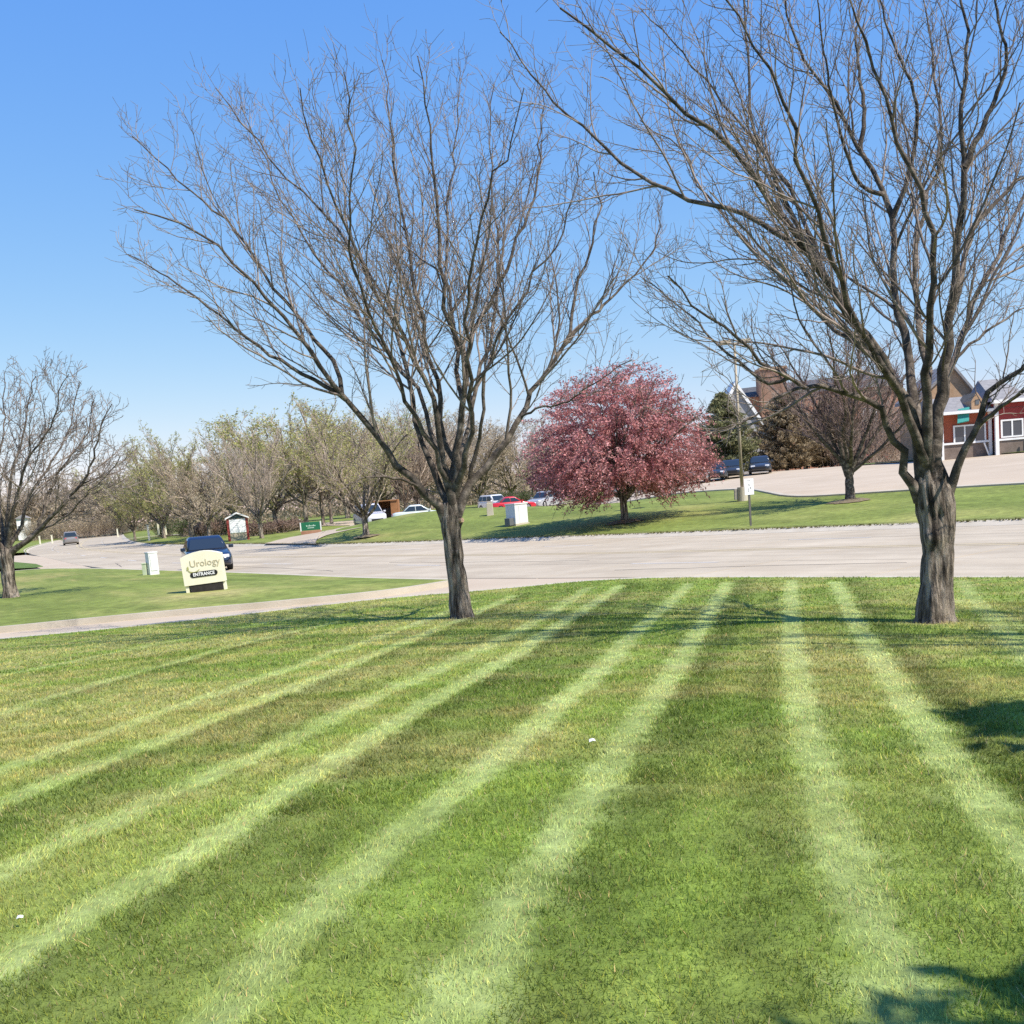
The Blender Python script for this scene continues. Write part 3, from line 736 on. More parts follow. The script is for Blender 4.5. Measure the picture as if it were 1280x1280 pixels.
def snap(limbs, idx, parent):
    """move a side limb so that it starts on its parent limb"""
    c, r0, r1 = limbs[idx]; pc = limbs[parent][0]
    def pj(Q): v = Q - CAM; z = v @ FWD; return np.stack([(v @ RGT) / z, (v @ UPV) / z], -1)
    k_ = np.argmin(np.linalg.norm(pj(resample(pc, 200)) - pj(c[:1]), axis=1)); q = resample(pc, 200)[k_]
    w = np.linspace(1, 0, len(c))[:, None] ** 1.3
    c = c + (q - c[0])[None] * w; limbs[idx] = (c, r0, r1)
def hero_tree(name, label, base_pt, trunk, limbs, rg, dens=1.0, extra=0, spread=1.0, tw=1.0, group=None, seed=1, up=.10, knots=(), twr=.0036, lens=1.0, cat='tree'):
    """trunk: [(point, radius)], limbs: [(curve, r0, r1)] in world space"""
    root = empty(name, base_pt); tag(root, label, cat, group)
    b = np.asarray(base_pt, float)
    V, F, F3 = bark_trunk([p for p, r in trunk], [r for p, r in trunk], seed=seed, knots=knots)
    link('trunk', mesh_np('trunk', local(V, b), [F, F3]), M_BARK, root)
    Ps, Rs = [], []
    for c, r0, r1 in limbs:
        n = len(c); tl_ = np.linspace(0, 1, n); Rl = r0 + (r1 - r0) * tl_ ** .62 + (.38 * r0 * np.exp(-tl_ * 16) if r0 > .05 else 0)
        V, F = tubes(c[None], Rl[None], 12)
        rr = 1 + .16 * (rg.random(len(V)) - .5)
        ctr = np.repeat(c, 12, 0); V = ctr + (V - ctr) * rr[:, None]
        link('limb', mesh_np('limb', local(V, b), F), M_LIMB, root)
        Ps.append(c); Rs.append(Rl)
    P = np.stack(Ps); R = np.stack(Rs)
    cc = b + np.array([0, 0, 2.0]); of = out_from(cc)
    P1, R1, _ = sprout(rg, P, R, .37 / dens, .22, (.52, 1.1), lambda g, L, t: lens * np.clip((.30 + .5 * g.random(len(t))) * (L * (1 - t) * .62 + .8), .3, 2.9), 11, .10, up * .6, out=of, rk=.55, rmin=.005, rlen=.0072)
    P2, R2, _ = sprout(rg, P1, R1, .215 / dens, .15, (.55, 1.15), lambda g, L, t: lens * np.clip((.4 + .55 * g.random(len(t))) * (L * (1 - t) * .6 + .36), .18, 1.3), 8, .13, up * .6, out=of, rk=.6, rmin=twr * 1.2, rlen=.004)
    P2b, R2b, _ = sprout(rg, P, R, .42 / dens, .35, (.7, 1.4), lambda g, L, t: .25 + .6 * g.random(len(t)), 8, .16, up, out=of, rk=.3, rmin=twr * 1.2, rlen=.004)
    P2 = np.concatenate([P2, P2b]); R2 = np.concatenate([R2, R2b])
    P3, R3, _ = sprout(rg, P2, R2, (.13 / (dens * tw)), .12, (.55, 1.15), lambda g, L, t: .09 + .27 * g.random(len(t)) ** 1.2, 4, .15, up * .8, rk=.8, rmin=twr, rlen=.0006, tip=.6)
    me = tube_mesh('crown', [(local(P1.reshape(-1, 3), b).reshape(P1.shape), R1, 6), (local(P2.reshape(-1, 3), b).reshape(P2.shape), R2, 4), (local(P3.reshape(-1, 3), b).reshape(P3.shape), R3, 3)])
    tag(link('crown', me, M_TWIG, root), kind='stuff')
    return root

# --- middle bare tree
rg = np.random.default_rng(11)
mb = near_pt(577, 772); Ym = mb[1]
mt = [(mb + [0, 0, -.15], .185), (mb, .175), (at(571.5, 725, Ym), .165), (at(567, 690, Ym), .158), (at(563.5, 665, Ym), .165), (at(563, 645, Ym), .185), (at(563, 628, Ym), .13)]
LM = lambda px, dY, r0, r1: (limb_curve(px, Ym, dY, rg), r0, r1)
mid_limbs = [
 LM([(560, 655), (557, 642), (521, 606), (488, 570), (462, 534), (435, 495), (400, 455), (362, 405), (310, 345), (250, 290), (168, 262)], [0, -.6, -1.2, -1.6], .085, .012),
 LM([(437, 497), (420, 483), (396, 474), (350, 450), (300, 415), (245, 368), (160, 318)], [-.75, -1.0, -.6], .045, .010),
 LM([(432, 490), (425, 450), (400, 425), (350, 365), (300, 290), (235, 235), (165, 170)], [-.75, -.2, .3], .045, .010),
 LM([(566, 640), (559, 626), (541, 590), (524, 544), (511, 488), (505, 429), (482, 375), (440, 310), (380, 240), (320, 180), (270, 110)], [0, .6, 1.4, 2.0], .06, .010),
 LM([(566, 640), (560, 600), (550, 577), (544, 511), (511, 429), (488, 393), (470, 370), (440, 300), (405, 220), (375, 110)], [0, -.5, -1.2, -2.0], .075, .010),
 LM([(566, 630), (560, 570), (550, 510), (534, 446), (521, 380), (508, 300), (492, 200), (478, 75)], [0, .3, .2, .6], .07, .009),
 LM([(568, 640), (573, 560), (577, 511), (583, 446), (564, 413), (553, 370), (548, 290), (538, 170), (522, 70)], [0, -.3, -.7, -1.0], .085, .010),
 LM([(582, 452), (599, 398), (633, 347), (643, 302), (671, 240), (678, 175), (682, 100)], [-.5, -.2, .6], .05, .009),
 LM([(578, 500), (570, 420), (556, 340), (558, 260), (572, 180), (575, 95)], [.1, 1.2, 1.8], .05, .009),
 LM([(570, 645), (577, 634), (593, 600), (623, 564), (652, 524), (669, 482), (685, 465), (705, 432), (722, 370), (738, 312), (750, 274), (742, 215)], [0, .3, .8, 1.0], .085, .012),
 LM([(705, 434), (735, 400), (764, 374), (800, 338), (825, 300), (822, 250)], [.8, 1.2, 1.2], .04, .009),
 LM([(652, 525), (680, 508), (700, 512), (740, 480), (790, 450)], [.5, -.2, -.8], .025, .008),
 LM([(524, 610), (505, 600), (490, 597), (460, 595), (432, 608), (412, 622)], [-.2, -1.0, -1.6], .03, .008),
 LM([(590, 604), (594, 580), (606, 554), (603, 500), (612, 440), (640, 395), (675, 340), (712, 280), (720, 200)], [.2, -.6, -1.2], .045, .009),
 LM([(566, 630), (575, 560), (600, 470), (625, 380), (620, 280), (612, 180), (618, 105)], [0, 1.2, 2.2, 2.6], .06, .009),
 LM([(564, 625), (548, 560), (520, 480), (470, 420), (420, 350), (360, 270), (330, 200), (300, 130)], [0, 1.0, 2.2, 3.0], .055, .009),
 LM([(568, 625), (585, 560), (590, 480), (585, 380), (600, 270), (640, 180), (655, 110)], [0, -1.0, -2.0, -2.6], .06, .009),
 LM([(566, 630), (550, 575), (515, 520), (490, 450), (460, 390), (430, 300), (440, 200), (430, 90)], [0, -1.0, -2.2, -3.0], .055, .009),
]
mid_limbs = [(c, r0 * .92, r1 * .8) for c, r0, r1 in mid_limbs]
for a_, b_ in ((1, 0), (2, 0), (7, 6), (8, 6), (10, 9), (11, 9), (12, 0), (13, 9)): snap(mid_limbs, a_, b_)
t2 = hero_tree('bare_tree', 'bare spreading shade tree standing alone at the middle of the lawn', mb, mt, mid_limbs, rg, dens=1.12, tw=1.1, twr=.0038, group='bare shade trees on the lawn', seed=2, knots=((.3, 1.75, .07, .05), (-1.3, 1.25, .05, .03), (1.0, 2.0, .05, .05)))
sp = at(578, 650, Ym - .1); stb = MB(); stb.cyl(at(570, 652, Ym) - mb, sp - mb, .045, .04, 10); stb.build('pruned_stub', noisy('cut_wood', (.42, .27, .16), (.55, .38, .26), 8, .8), t2)

# --- large bare tree on the right
rg = np.random.default_rng(23)
rb = near_pt(1168, 777); Yr = rb[1]
rt = [(rb + [0, 0, -.15], .235), (rb, .215), (at(1169, 740, Yr), .20), (at(1171.5, 690, Yr), .195), (at(1171, 655, Yr), .21), (at(1168, 630, Yr), .235), (at(1164, 605, Yr), .225), (at(1162, 580, Yr), .15), (at(1163, 560, Yr), .06)]
LR = lambda px, dY, r0, r1: (limb_curve(px, Yr, dY, rg, jit=.022), r0, r1)
right_limbs = [
 LR([(1150, 625), (1136, 598), (1130, 578), (1131, 562), (1113, 550), (1108, 533), (1110, 520), (1098, 504), (1077, 497), (1046, 489), (1024, 486), (1000, 484), (985, 467), (962, 461), (951, 448), (927, 431), (905, 408), (870, 385), (835, 345)], [0, -.4, -1.0, -1.6], .075, .012),
 LR([(1002, 484), (985, 490), (965, 498), (950, 515), (930, 527), (900, 536), (880, 545)], [-.9, -1.3, -1.6], .028, .008),
 LR([(988, 470), (970, 477), (955, 478), (940, 465), (920, 447), (890, 428), (872, 400), (840, 375), (800, 345)], [-1, -.6, .1], .032, .008),
 LR([(1155, 610), (1148, 560), (1140, 515), (1112, 460), (1087, 425), (1069, 400), (1025, 337), (1000, 294), (972, 259), (940, 216), (907, 181), (879, 153), (839, 131), (807, 94), (770, 62), (739, 37), (700, 10)], [0, -.5, -1.2, -1.8], .10, .014),
 LR([(1012, 316), (985, 297), (960, 287), (917, 259), (861, 250), (814, 222), (776, 209), (739, 162), (704, 144), (679, 109), (651, 75), (625, 40)], [-.9, -.4, .2], .05, .010),
 LR([(1155, 605), (1145, 540), (1125, 490), (1100, 450), (1075, 415), (1050, 375), (1003, 290), (969, 219), (950, 175), (937, 150), (936, 94), (934, 50), (928, -20)], [0, .5, 1.0, 1.4], .09, .014),
 LR([(1158, 600), (1150, 560), (1143, 500), (1135, 430), (1125, 390), (1119, 328), (1116, 272), (1100, 237), (1078, 190), (1056, 144), (1025, 106), (1000, 72), (990, 31), (980, -20)], [0, .7, 1.1, .8], .105, .015),
 LR([(1077, 187), (1084, 150), (1075, 88), (1069, 47), (1078, -20)], [.9, 1.4], .045, .014),
 LR([(1116, 272), (1131, 237), (1144, 187), (1147, 125), (1128, 78), (1105, 31), (1095, -20)], [1.0, .5, .2], .05, .013),
 LR([(1162, 600), (1158, 540), (1156, 470), (1166, 375), (1169, 306), (1159, 266), (1144, 219), (1119, 169), (1106, 125), (1087, 62), (1060, -10)], [0, -.8, -1.3, -1.8], .095, .013),
 LR([(1166, 600), (1170, 530), (1181, 460), (1187, 387), (1197, 312), (1203, 250), (1209, 203), (1203, 156), (1206, 109), (1203, 62), (1206, 28), (1197, -25)], [0, -.2, -.6, -.6], .12, .016),
 LR([(1208, 210), (1228, 166), (1247, 119), (1262, 78), (1250, 37), (1240, -20)], [-.4, -.8], .055, .014),
 LR([(1190, 400), (1206, 344), (1212, 297), (1244, 250), (1285, 222), (1330, 170), (1360, 110)], [-.4, .4, 1.0], .06, .012),
 LR([(1182, 625), (1189, 600), (1195, 581), (1210, 555), (1221, 534), (1236, 487), (1262, 472), (1290, 450), (1330, 415), (1380, 370)], [0, -.5, -1.0], .085, .014),
 LR([(1222, 533), (1238, 519), (1259, 504), (1285, 485), (1330, 455), (1380, 440)], [-.3, -1.0, -1.5], .042, .010),
 LR([(1170, 560), (1174, 520), (1187, 455), (1202, 440), (1225, 420), (1260, 395), (1310, 370)], [0, .6, 1.2], .05, .010),
 LR([(1168, 570), (1178, 480), (1215, 380), (1262, 290), (1300, 200), (1320, 90)], [0, 1.0, 2.0, 2.6], .08, .012),
 LR([(1160, 590), (1130, 500), (1080, 420), (1040, 330), (1010, 230), (985, 140), (950, 60), (900, -10)], [0, -1.2, -2.2, -2.6], .08, .012),
 LR([(1165, 580), (1160, 470), (1140, 380), (1150, 280), (1180, 180), (1170, 90), (1150, -20)], [0, 1.2, 2.2, 2.6], .08, .012),
 LR([(1135, 500), (1090, 440), (1030, 400), (975, 340), (930, 300), (880, 240), (850, 180), (800, 150)], [.1, 1.2, 2.2, 3.0], .055, .010),
 LR([(1040, 340), (1000, 245), (960, 190), (900, 120), (850, 60), (800, 10)], [.6, 1.4, 1.8], .045, .010),
 LR([(1110, 240), (1080, 235), (1060, 190), (1040, 120), (1030, 50), (1020, -20)], [1, .2, -.4], .04, .010),
]
right_limbs = [(c, r0 * .80, r1 * .7) for c, r0, r1 in right_limbs]
for a_, b_ in ((1, 0), (2, 0), (4, 3), (7, 6), (8, 6), (11, 10), (12, 10), (14, 13), (19, 3), (20, 5), (21, 6)): snap(right_limbs, a_, b_)
t1 = hero_tree('bare_tree', 'large bare tree with a thick furrowed trunk at the right of the lawn', rb, rt, right_limbs, rg, dens=1.2, group='bare shade trees on the lawn', seed=3, tw=1.15, twr=.0034, knots=((2.2, 1.5, .1, .07), (-2.2, 1.2, .1, .05)), lens=.95)

# --- bare tree at the left edge
rg = np.random.default_rng(31)
lb = onz(14, 748, .22); lb[2] = .22; Yl = lb[1]
ltk = [(lb + [0, 0, -.15], .24), (lb, .22), (at(11, 725, Yl), .20), (at(9, 705, Yl), .21), (at(8, 694, Yl), .24), (at(8, 684, Yl), .16)]
LL = lambda px, dY, r0, r1: (limb_curve(px, Yl, dY, rg), r0, r1)
left_limbs = [
 LL([(10, 695), (21, 685), (44, 671), (70, 638), (103, 605), (117, 582), (120, 554), (131, 519), (140, 505)], [0, -.6, -1], .10, .014),
 LL([(14, 690), (38, 672), (54, 648), (56, 624), (73, 591), (94, 561), (110, 547), (118, 500)], [0, 1, 1.5], .08, .013),
 LL([(9, 690), (30, 650), (36, 615), (62, 580), (82, 550), (95, 500), (100, 478)], [0, .6, 1.8], .07, .012),
 LL([(8, 690), (18, 640), (23, 610), (40, 563), (70, 526), (73, 490), (86, 468)], [0, -1, -1.8], .08, .012),
 LL([(8, 690), (10, 640), (12, 590), (30, 540), (38, 490), (45, 470)], [0, .3, .2], .08, .012),
 LL([(7, 690), (0, 640), (-6, 590), (6, 530), (5, 465)], [0, 1.4, 2.2], .07, .012),
 LL([(6, 692), (-15, 660), (-30, 610), (-40, 550), (-32, 480)], [0, -1, -1.5], .08, .012),
 LL([(5, 692), (-25, 670), (-60, 630), (-85, 580), (-90, 520)], [0, .5, 1], .09, .012),
 LL([(5, 690), (-20, 640), (-50, 570), (-55, 500)], [0, 1.2, 2.4], .06, .012),
 LL([(44, 671), (80, 650), (115, 612), (140, 590), (150, 570)], [-.3, -1.4], .035, .01),
 LL([(103, 606), (125, 596), (148, 590)], [-.5, .4], .03, .01),
]
for a_, b_ in ((9, 0), (10, 0)): snap(left_limbs, a_, b_)
hero_tree('bare_tree', 'bare tree on the left edge beyond the entrance drive', lb, ltk, left_limbs, rg, dens=1.1, group='bare shade trees on the lawn', seed=4, tw=1.0, twr=.0075, up=.07, lens=1.15)

# --- generic trees for the background
def gen_tree(rg, H, spread, trunk_h, r0, nl, dens=1.0, twr=.008, up=.10, tip_angle=(.25, .75), buds=0, bud=.06, droop=0.0, multi=1, lens=1.0):
    """returns (trunk mesh arrays, twig mesh, bud mesh) around the origin"""
    tr_rings = []
    P, R = [], []
    nseg = 16
    for q in range(nl):
        az = 2 * math.pi * (q + rg.random() * .6) / nl * (1 if nl < 9 else 2.399963 * nl / (2 * math.pi) * 0 + 1)
        tl = tip_angle[0] + (tip_angle[1] - tip_angle[0]) * rg.random()
        d = np.array([math.cos(az) * math.sin(tl), math.sin(az) * math.sin(tl), math.cos(tl)])
        base_ = np.array([0, 0, trunk_h * (.75 + .35 * rg.random())]) + (np.array([math.cos(az), math.sin(az), 0]) * r0 * .4)
        ln = (H - trunk_h) / max(math.cos(tl * .8), .55) * (.75 + .25 * rg.random())
        ln = min(ln, spread / max(math.sin(tl), .2) * 1.1)
        c = [base_]
        for s in range(nseg - 1):
            d = nm(d + rg.normal(0, .10, 3) + np.array([0, 0, .035 - droop * s / nseg])); c.append(c[-1] + d * ln / (nseg - 1))
        P.append(c); R.append(r0 * .52 * (1 - .86 * np.linspace(0, 1, nseg) ** .8))
    P = np.array(P); R = np.array(R)
    of = out_from([0, 0, trunk_h * .8])
    P1, R1, _ = sprout(rg, P, R, .42 / dens, .12, (.45, 1.0), lambda g, L, t: lens * np.clip((.35 + .45 * g.random(len(t))) * (L * (1 - t) * .55 + .9), .35, 2.8), 8, .12, up, out=of, rk=.6, rmin=twr * 1.3, rlen=.008)
    P2, R2, _ = sprout(rg, P1, R1, .26 / dens, .1, (.4, 1.0), lambda g, L, t: lens * np.clip((.4 + .5 * g.random(len(t))) * (L * (1 - t) * .55 + .45), .22, 1.3), 5, .15, up - droop, out=of, rk=.6, rmin=twr, rlen=.003)
    P3, R3, _ = sprout(rg, P2, R2, .22 / dens, .1, (.4, 1.0), lambda g, L, t: .15 + .3 * g.random(len(t)), 3, .16, up - droop, rk=.8, rmin=twr * .8, rlen=.0005, tip=.6)
    Vt = None
    V, F, F3 = bark_trunk([(0, 0, -.2), (0, 0, 0), (0, 0, trunk_h * .6), (0, 0, trunk_h), (0, 0, trunk_h * 1.12)], [r0 * 1.05, r0, r0 * .9, r0 * .95, r0 * .5], k=16, seed=int(rg.integers(1, 50)))
    lv, lf = tubes(P, R, 8)
    trunk = mesh_np('trunk', np.concatenate([V, lv]), [np.concatenate([F, lf + len(V)]), F3])
    crown = tube_mesh('crown', [(P1, R1, 4), (P2, R2, 3), (P3, R3, 3)])
    bm_ = None
    if buds:
        pts = np.concatenate([P2[:, 2:].reshape(-1, 3), P3[:, 1:].reshape(-1, 3)])
        pts = pts[rg.integers(0, len(pts), buds)] + rg.normal(0, .05, (buds, 3))
        bm_ = leaves('buds', rg, pts, bud)
    return trunk, crown, bm_
def leaves(name, rg, pts, size, elong=1.4):
    n = len(pts); a = nm(rg.normal(0, 1, (n, 3))); b = nm(np.cross(a, rg.normal(0, 1, (n, 3))))
    s = size * (.6 + .8 * rg.random(n))[:, None]
    V = np.stack([pts - a * s * elong, pts - b * s * .6, pts + a * s * elong, pts + b * s * .6], 1).reshape(-1, 3)
    return mesh_np(name, V, np.arange(4 * n).reshape(-1, 4), False)
def put_tree(name, label, pt, parts_, rz, scale, group=None, cat='tree', mats=(M_BARK, M_TWIGB, M_BUDY)):
    r = empty(name, pt, rz); r.scale = scale if hasattr(scale, '__len__') else (scale,) * 3
    tag(r, label, cat, group)
    for nme, me, mm in zip(('trunk', 'crown', 'buds'), parts_, mats):
        if me is None: continue
        o = link(nme, me, None, r)
        if nme != 'trunk': o['kind'] = 'stuff'
        if len(me.materials) == 0: me.materials.append(mm)
        if o.data.materials[0] != mm:
            o.material_slots[0].link = 'OBJECT'; o.material_slots[0].material = mm
    return r
g = np.random.default_rng
T_FAN = gen_tree(g(101), 9.8, 5.0, 1.6, .19, 11, 1.15, .011, .10, (.15, .85))
T_FAN2 = gen_tree(g(102), 9.0, 5.0, 1.5, .18, 11, 1.05, .011, .08, (.15, 1.0), buds=9000, bud=.035)
T_WIL = gen_tree(g(103), 11.0, 5.5, 1.4, .22, 13, 1.0, .012, .05, (.1, .95), buds=26000, bud=.045, droop=.05)
T_RND = gen_tree(g(104), 8.0, 4.6, 1.4, .16, 12, 1.05, .012, .03, (.1, 1.15), buds=14000, bud=.04)
T_SML = gen_tree(g(105), 6.0, 3.2, 1.7, .09, 11, 1.3, .010, .04, (.1, 1.1), buds=11000, bud=.035)
T_RED = gen_tree(g(106), 10.6, 4.0, 1.7, .19, 13, 1.2, .008, .08, (.08, 1.1), droop=.0)

MY, MB_ = (M_BARK, M_TWIGB, M_BUDY), (M_BARK, M_TWIGB, M_BUDB)
bgt = []
def bt(px, py, Y, kind, hpx, label, mats=MY, rz=None, wide=1.0, name='background_tree', group='trees along the far side of the road'):
    p = far_pt(px, py, Y); H0 = max(v.co.z for v in kind[0].vertices)
    H0 = {id(T_FAN): 9.8, id(T_FAN2): 9.0, id(T_WIL): 11.0, id(T_RND): 8.0, id(T_SML): 6.0, id(T_RED): 10.6}[id(kind)]
    s = .95 * hpx * p[1] / FPX / H0
    rz = len(bgt) * 1.7 if rz is None else rz
    bgt.append(put_tree(name, label, p, kind, rz, (s * wide, s * wide, s), group, mats=mats))
    return bgt[-1]
small = bt(1063, 627, None, T_RED, 258, 'bare reddish twiggy tree in a mulch ring near the lamp post', (M_LIMB, noisy('reddish_twig', (.14, .09, .08), (.27, .20, .185), 1.5, .85, island=.3), M_BUDB), 0.4, 1.4, group='trees on the far lawn')
bt(458, 671, None, T_FAN2, 185, 'pale budding tree at the left end of the far lawn berm', MY, .5, 1.25)
bt(327, 673, None, T_FAN, 152, 'bare fan-shaped tree just right of the white gabled sign', MB_, .2, 1.0)
bt(262, 671, 98, T_RND, 128, 'brown budding tree directly behind the dark blue vehicle', MB_, 1.1, 1.1)
bt(240, 671, 104, T_RND, 140, 'yellowish brown multi-stemmed tree left of the dark blue vehicle', MY, 2.1, 1.0)
bt(205, 668, 120, T_WIL, 140, 'tall yellow-green willow-like tree, widest crown of the left row', MY, .3, 1.05)
bt(168, 668, 128, T_WIL, 102, 'yellow-green tree with dark clustered stems at the left end of the row', MY, 2.0, .85)
bt(383, 652, 108, T_SML, 150, 'small green-yellow tree just behind the green sign', MY, .8, 1.5)
bt(404, 650, 116, T_SML, 140, 'slender green-yellow tree right of the green sign', MY, 2.8, 1.25)
bt(414, 650, 120, T_SML, 138, 'slender young tree, rightmost behind the green sign', MB_, 4.0, 1.1)
bt(345, 655, 125, T_RND, 150, 'yellow-green tree between the white sign and the green sign', MY, 3.3, 1.2)
bt(295, 660, 135, T_FAN, 140, 'brown bare tree behind the white gabled sign', MB_, 4.3, 1.2)
for i, (px, Y, hp, kd, lab, mm) in enumerate([
    (1008, 106, 128, T_RED, 'bare tree in front of the brick building left wing', MB_), (1098, 108, 120, T_RED, 'bare tree in front of the brick building beside the large trunk', MB_),
    (508, 128, 135, T_FAN2, 'thin-trunked tree behind the half hidden white car', MB_), (523, 130, 150, T_FAN, 'second thin-trunked tree behind the half hidden white car', MB_),
    (560, 150, 120, T_RND, 'hazy brown tree directly behind the middle tree trunk', MB_), (600, 160, 128, T_FAN2, 'brown tree behind the white sport utility vehicle', MB_),
    (640, 165, 118, T_RND, 'tan tree behind the red car', MB_), (668, 172, 105, T_FAN, 'grey tree left of the pink blossom tree', MB_),
    (480, 165, 150, T_WIL, 'tall greenish tree behind the brown enclosure', MY), (435, 160, 150, T_WIL, 'tall pale green tree behind the lilac van', MY),
    (700, 180, 110, T_FAN2, 'bare tree behind the left side of the pink blossom tree', MB_), (540, 190, 140, T_WIL, 'distant tan tree left of the middle trunk', MB_)]):
    bt(px, 0, Y, kd, hp, lab, mm, i * 1.3, 1.25, group='trees behind the car park') if False else None
    p = far_Y(px, Y); H0 = {id(T_FAN): 9.8, id(T_FAN2): 9.0, id(T_WIL): 11.0, id(T_RND): 8.0, id(T_RED): 10.6}[id(kd)]
    s = .93 * hp * Y / FPX / H0
    put_tree('background_tree', lab, p, kd, i * 1.3, (s * 1.25, s * 1.25, s), 'trees behind the car park', mats=mm)
# woods on the left horizon, trees that can be told apart
for i, (px, Y, hp, kd, lab, mm) in enumerate([
    (150, 215, 95, T_RND, 'brown tree just left of the dark clustered stems', MB_), (128, 230, 75, T_RND, 'brown rounded tree beside the bend of the road', MB_),
    (108, 235, 70, T_FAN, 'brown tree beyond the far grey car', MB_), (85, 230, 75, T_RND, 'brown tree right behind the far grey car', MB_),
    (62, 235, 72, T_FAN2, 'brown tree left of the far grey car', MB_), (40, 225, 75, T_RND, 'brown tree seen through the right limbs of the left tree', MB_),
    (15, 220, 80, T_FAN2, 'brown tree seen behind the left tree trunk', MB_), (-15, 220, 80, T_RND, 'brown tree at the far left horizon', MB_)]):
    p = at(px, hzy(px) + 5, Y); p[2] = .8; H0 = {id(T_FAN): 9.8, id(T_FAN2): 9.0, id(T_RND): 8.0}[id(kd)]
    s = .95 * hp * Y / FPX / H0
    put_tree('distant_tree', lab, p, kd, i * 2.1, (s * 1.5, s * 1.5, s), 'trees on the left horizon', mats=mm)
wp, wr = [], g(88)
for i in range(5200):
    px = -160 + 900 * wr.random(); Y = 215 + 45 * wr.random() + max(0, px - 300) * -.05; b_ = at(px, hzy(px), Y)
    hh_ = 5.2 + 3.0 * vnoise(np.array([px]), np.array([Y * .3]), 38, 401)[0]
    n_ = 9; wp.append(np.stack([b_[0] + wr.normal(0, 1.1, n_), b_[1] + wr.normal(0, 1.1, n_), hh_ * wr.random(n_) ** .8], 1))
wp = np.concatenate(wp); M_WOOD = noisy('distant_brush', (.27, .21, .15), (.40, .33, .24), .25, .9, island=.35); translucent(M_WOOD, .3)
tag(link('distant_woods', leaves('distant_woods', wr, wp, .22, 2.2), M_WOOD), 'brown leafless woods along the horizon on the left', 'woods', kind='stuff')
# tree to the right of the view, only its shadow reaches the lawn
put_tree('bare_tree', 'bare tree outside the right edge of the picture', np.array([12.0, 7.8, .5]), T_FAN, 1.0, (1.0, 1.0, 1.1), 'bare shade trees on the lawn')

# --- pink blossom tree
rg = g(55)
pb = far_pt(781, 653)
pr = empty('blossom_tree', pb); tag(pr, 'round crabapple tree covered in dark pink blossom', 'tree', 'trees on the far lawn')
Hp = 197 * pb[1] / FPX
kk = gen_tree(rg, Hp * .90, Hp * .58, 1.25, .19, 14, .8, .008, .03, (.08, 1.3), droop=.03)
link('trunk', kk[0], M_BARK, pr); tag(link('crown', kk[1], M_LIMB, pr), kind='stuff')
Rx, Rz, zc = 123 * pb[1] / FPX, Hp - 3.0, 2.8
SP, q = [], 0
while q < 2700:
    d = nm(rg.normal(0, 1, 3)); rr = rg.random() ** .42
    bump_ = .86 + .22 * vnoise(np.array([math.atan2(d[1], d[0]) * 2.6 + 9]), np.array([d[2] * 4 + 9]), 1.0, 301)[0]
    if vnoise(np.array([p_ * 1.6 for p_ in (d[0] * 3 * rr + 9,)]), np.array([d[1] * 3 * rr + d[2] * 4 * rr + 9]), 1.0, 303)[0] < .24: continue
    p0 = np.array([d[0] * Rx * rr * bump_, d[1] * Rx * .95 * rr * bump_, zc + d[2] * (Rz if d[2] > 0 else 1.9) * rr * bump_])
    if p0[2] < 1.5 - .65 * (d[0] < -.15) + .25 * math.sin(3 * math.atan2(d[1], d[0])) or (np.hypot(p0[0], p0[1]) < 1.2 and p0[2] < 2.6): continue
    hor = nm(np.array([p0[0], p0[1], 0.01]))
    L_ = .5 + .8 * rg.random(); dr = (.15 + .35 * rg.random()) * (1.0 - 1.3 * d[2]) - .15 * (d[2] > .3)
    t_ = np.linspace(-.5, .5, 7)
    SP.append(p0[None] + hor[None] * (t_ * L_)[:, None] + np.array([0, 0, 1.0])[None] * (.12 * L_ - dr * (t_ + .5) ** 2 * L_)[:, None] + rg.normal(0, .03, (7, 3)))
    q += 1
SP = np.array(SP)
tag(link('sprays', tube_mesh('sprays', [(SP, np.full(SP.shape[:2], .008), 3)]), M_LIMB, pr), kind='stuff')
ii = rg.integers(0, len(SP), 84000); bp0, _, _ = interp(SP, np.ones(SP.shape[:2]), ii, rg.random(84000) * .99)
pts = bp0 + rg.normal(0, .075, bp0.shape)
pts = pts[pts[:, 2] > .55]
tag(link('blossom', leaves('blossom', rg, pts, .048, 1.25), M_BLOS, pr), kind='stuff')
# --- evergreens behind the lamp post
def conifer(rg, H, W, nlev=26, nper=11, needles=26000, flat=.25):
    tr = MB(); tr.cyl((0, 0, -.2), (0, 0, H * .95), .16, .02, 8)
    P = []
    for l in range(nlev):
        f = (l + .3) / nlev; z = H * (.05 + .93 * f); R = W * min(1, (1 - f) * 1.5) ** .7 * (.8 + .2 * math.sin(f * 3))
        for q in range(nper):
            a = rg.random() * 6.283; r = R * (.65 + .5 * rg.random()); c = []
            for d in np.linspace(0, 1, 7): c.append((math.cos(a) * r * d, math.sin(a) * r * d, z - flat * r * d + .35 * r * d * d))
            P.append(c)
    P = np.array(P); R = .03 * (1 - .8 * np.linspace(0, 1, 7))[None].repeat(len(P), 0)
    tw = tube_mesh('branches', [(P, R, 3)])
    i = rg.integers(0, len(P), needles); t = rg.random(needles) ** .6
    p, _, _ = interp(P, R, i, t * .99)
    p = p + rg.normal(0, .13, p.shape) * np.array([1, 1, .6])
    return tr, tw, leaves('needles', rg, p, .085, 1.9)
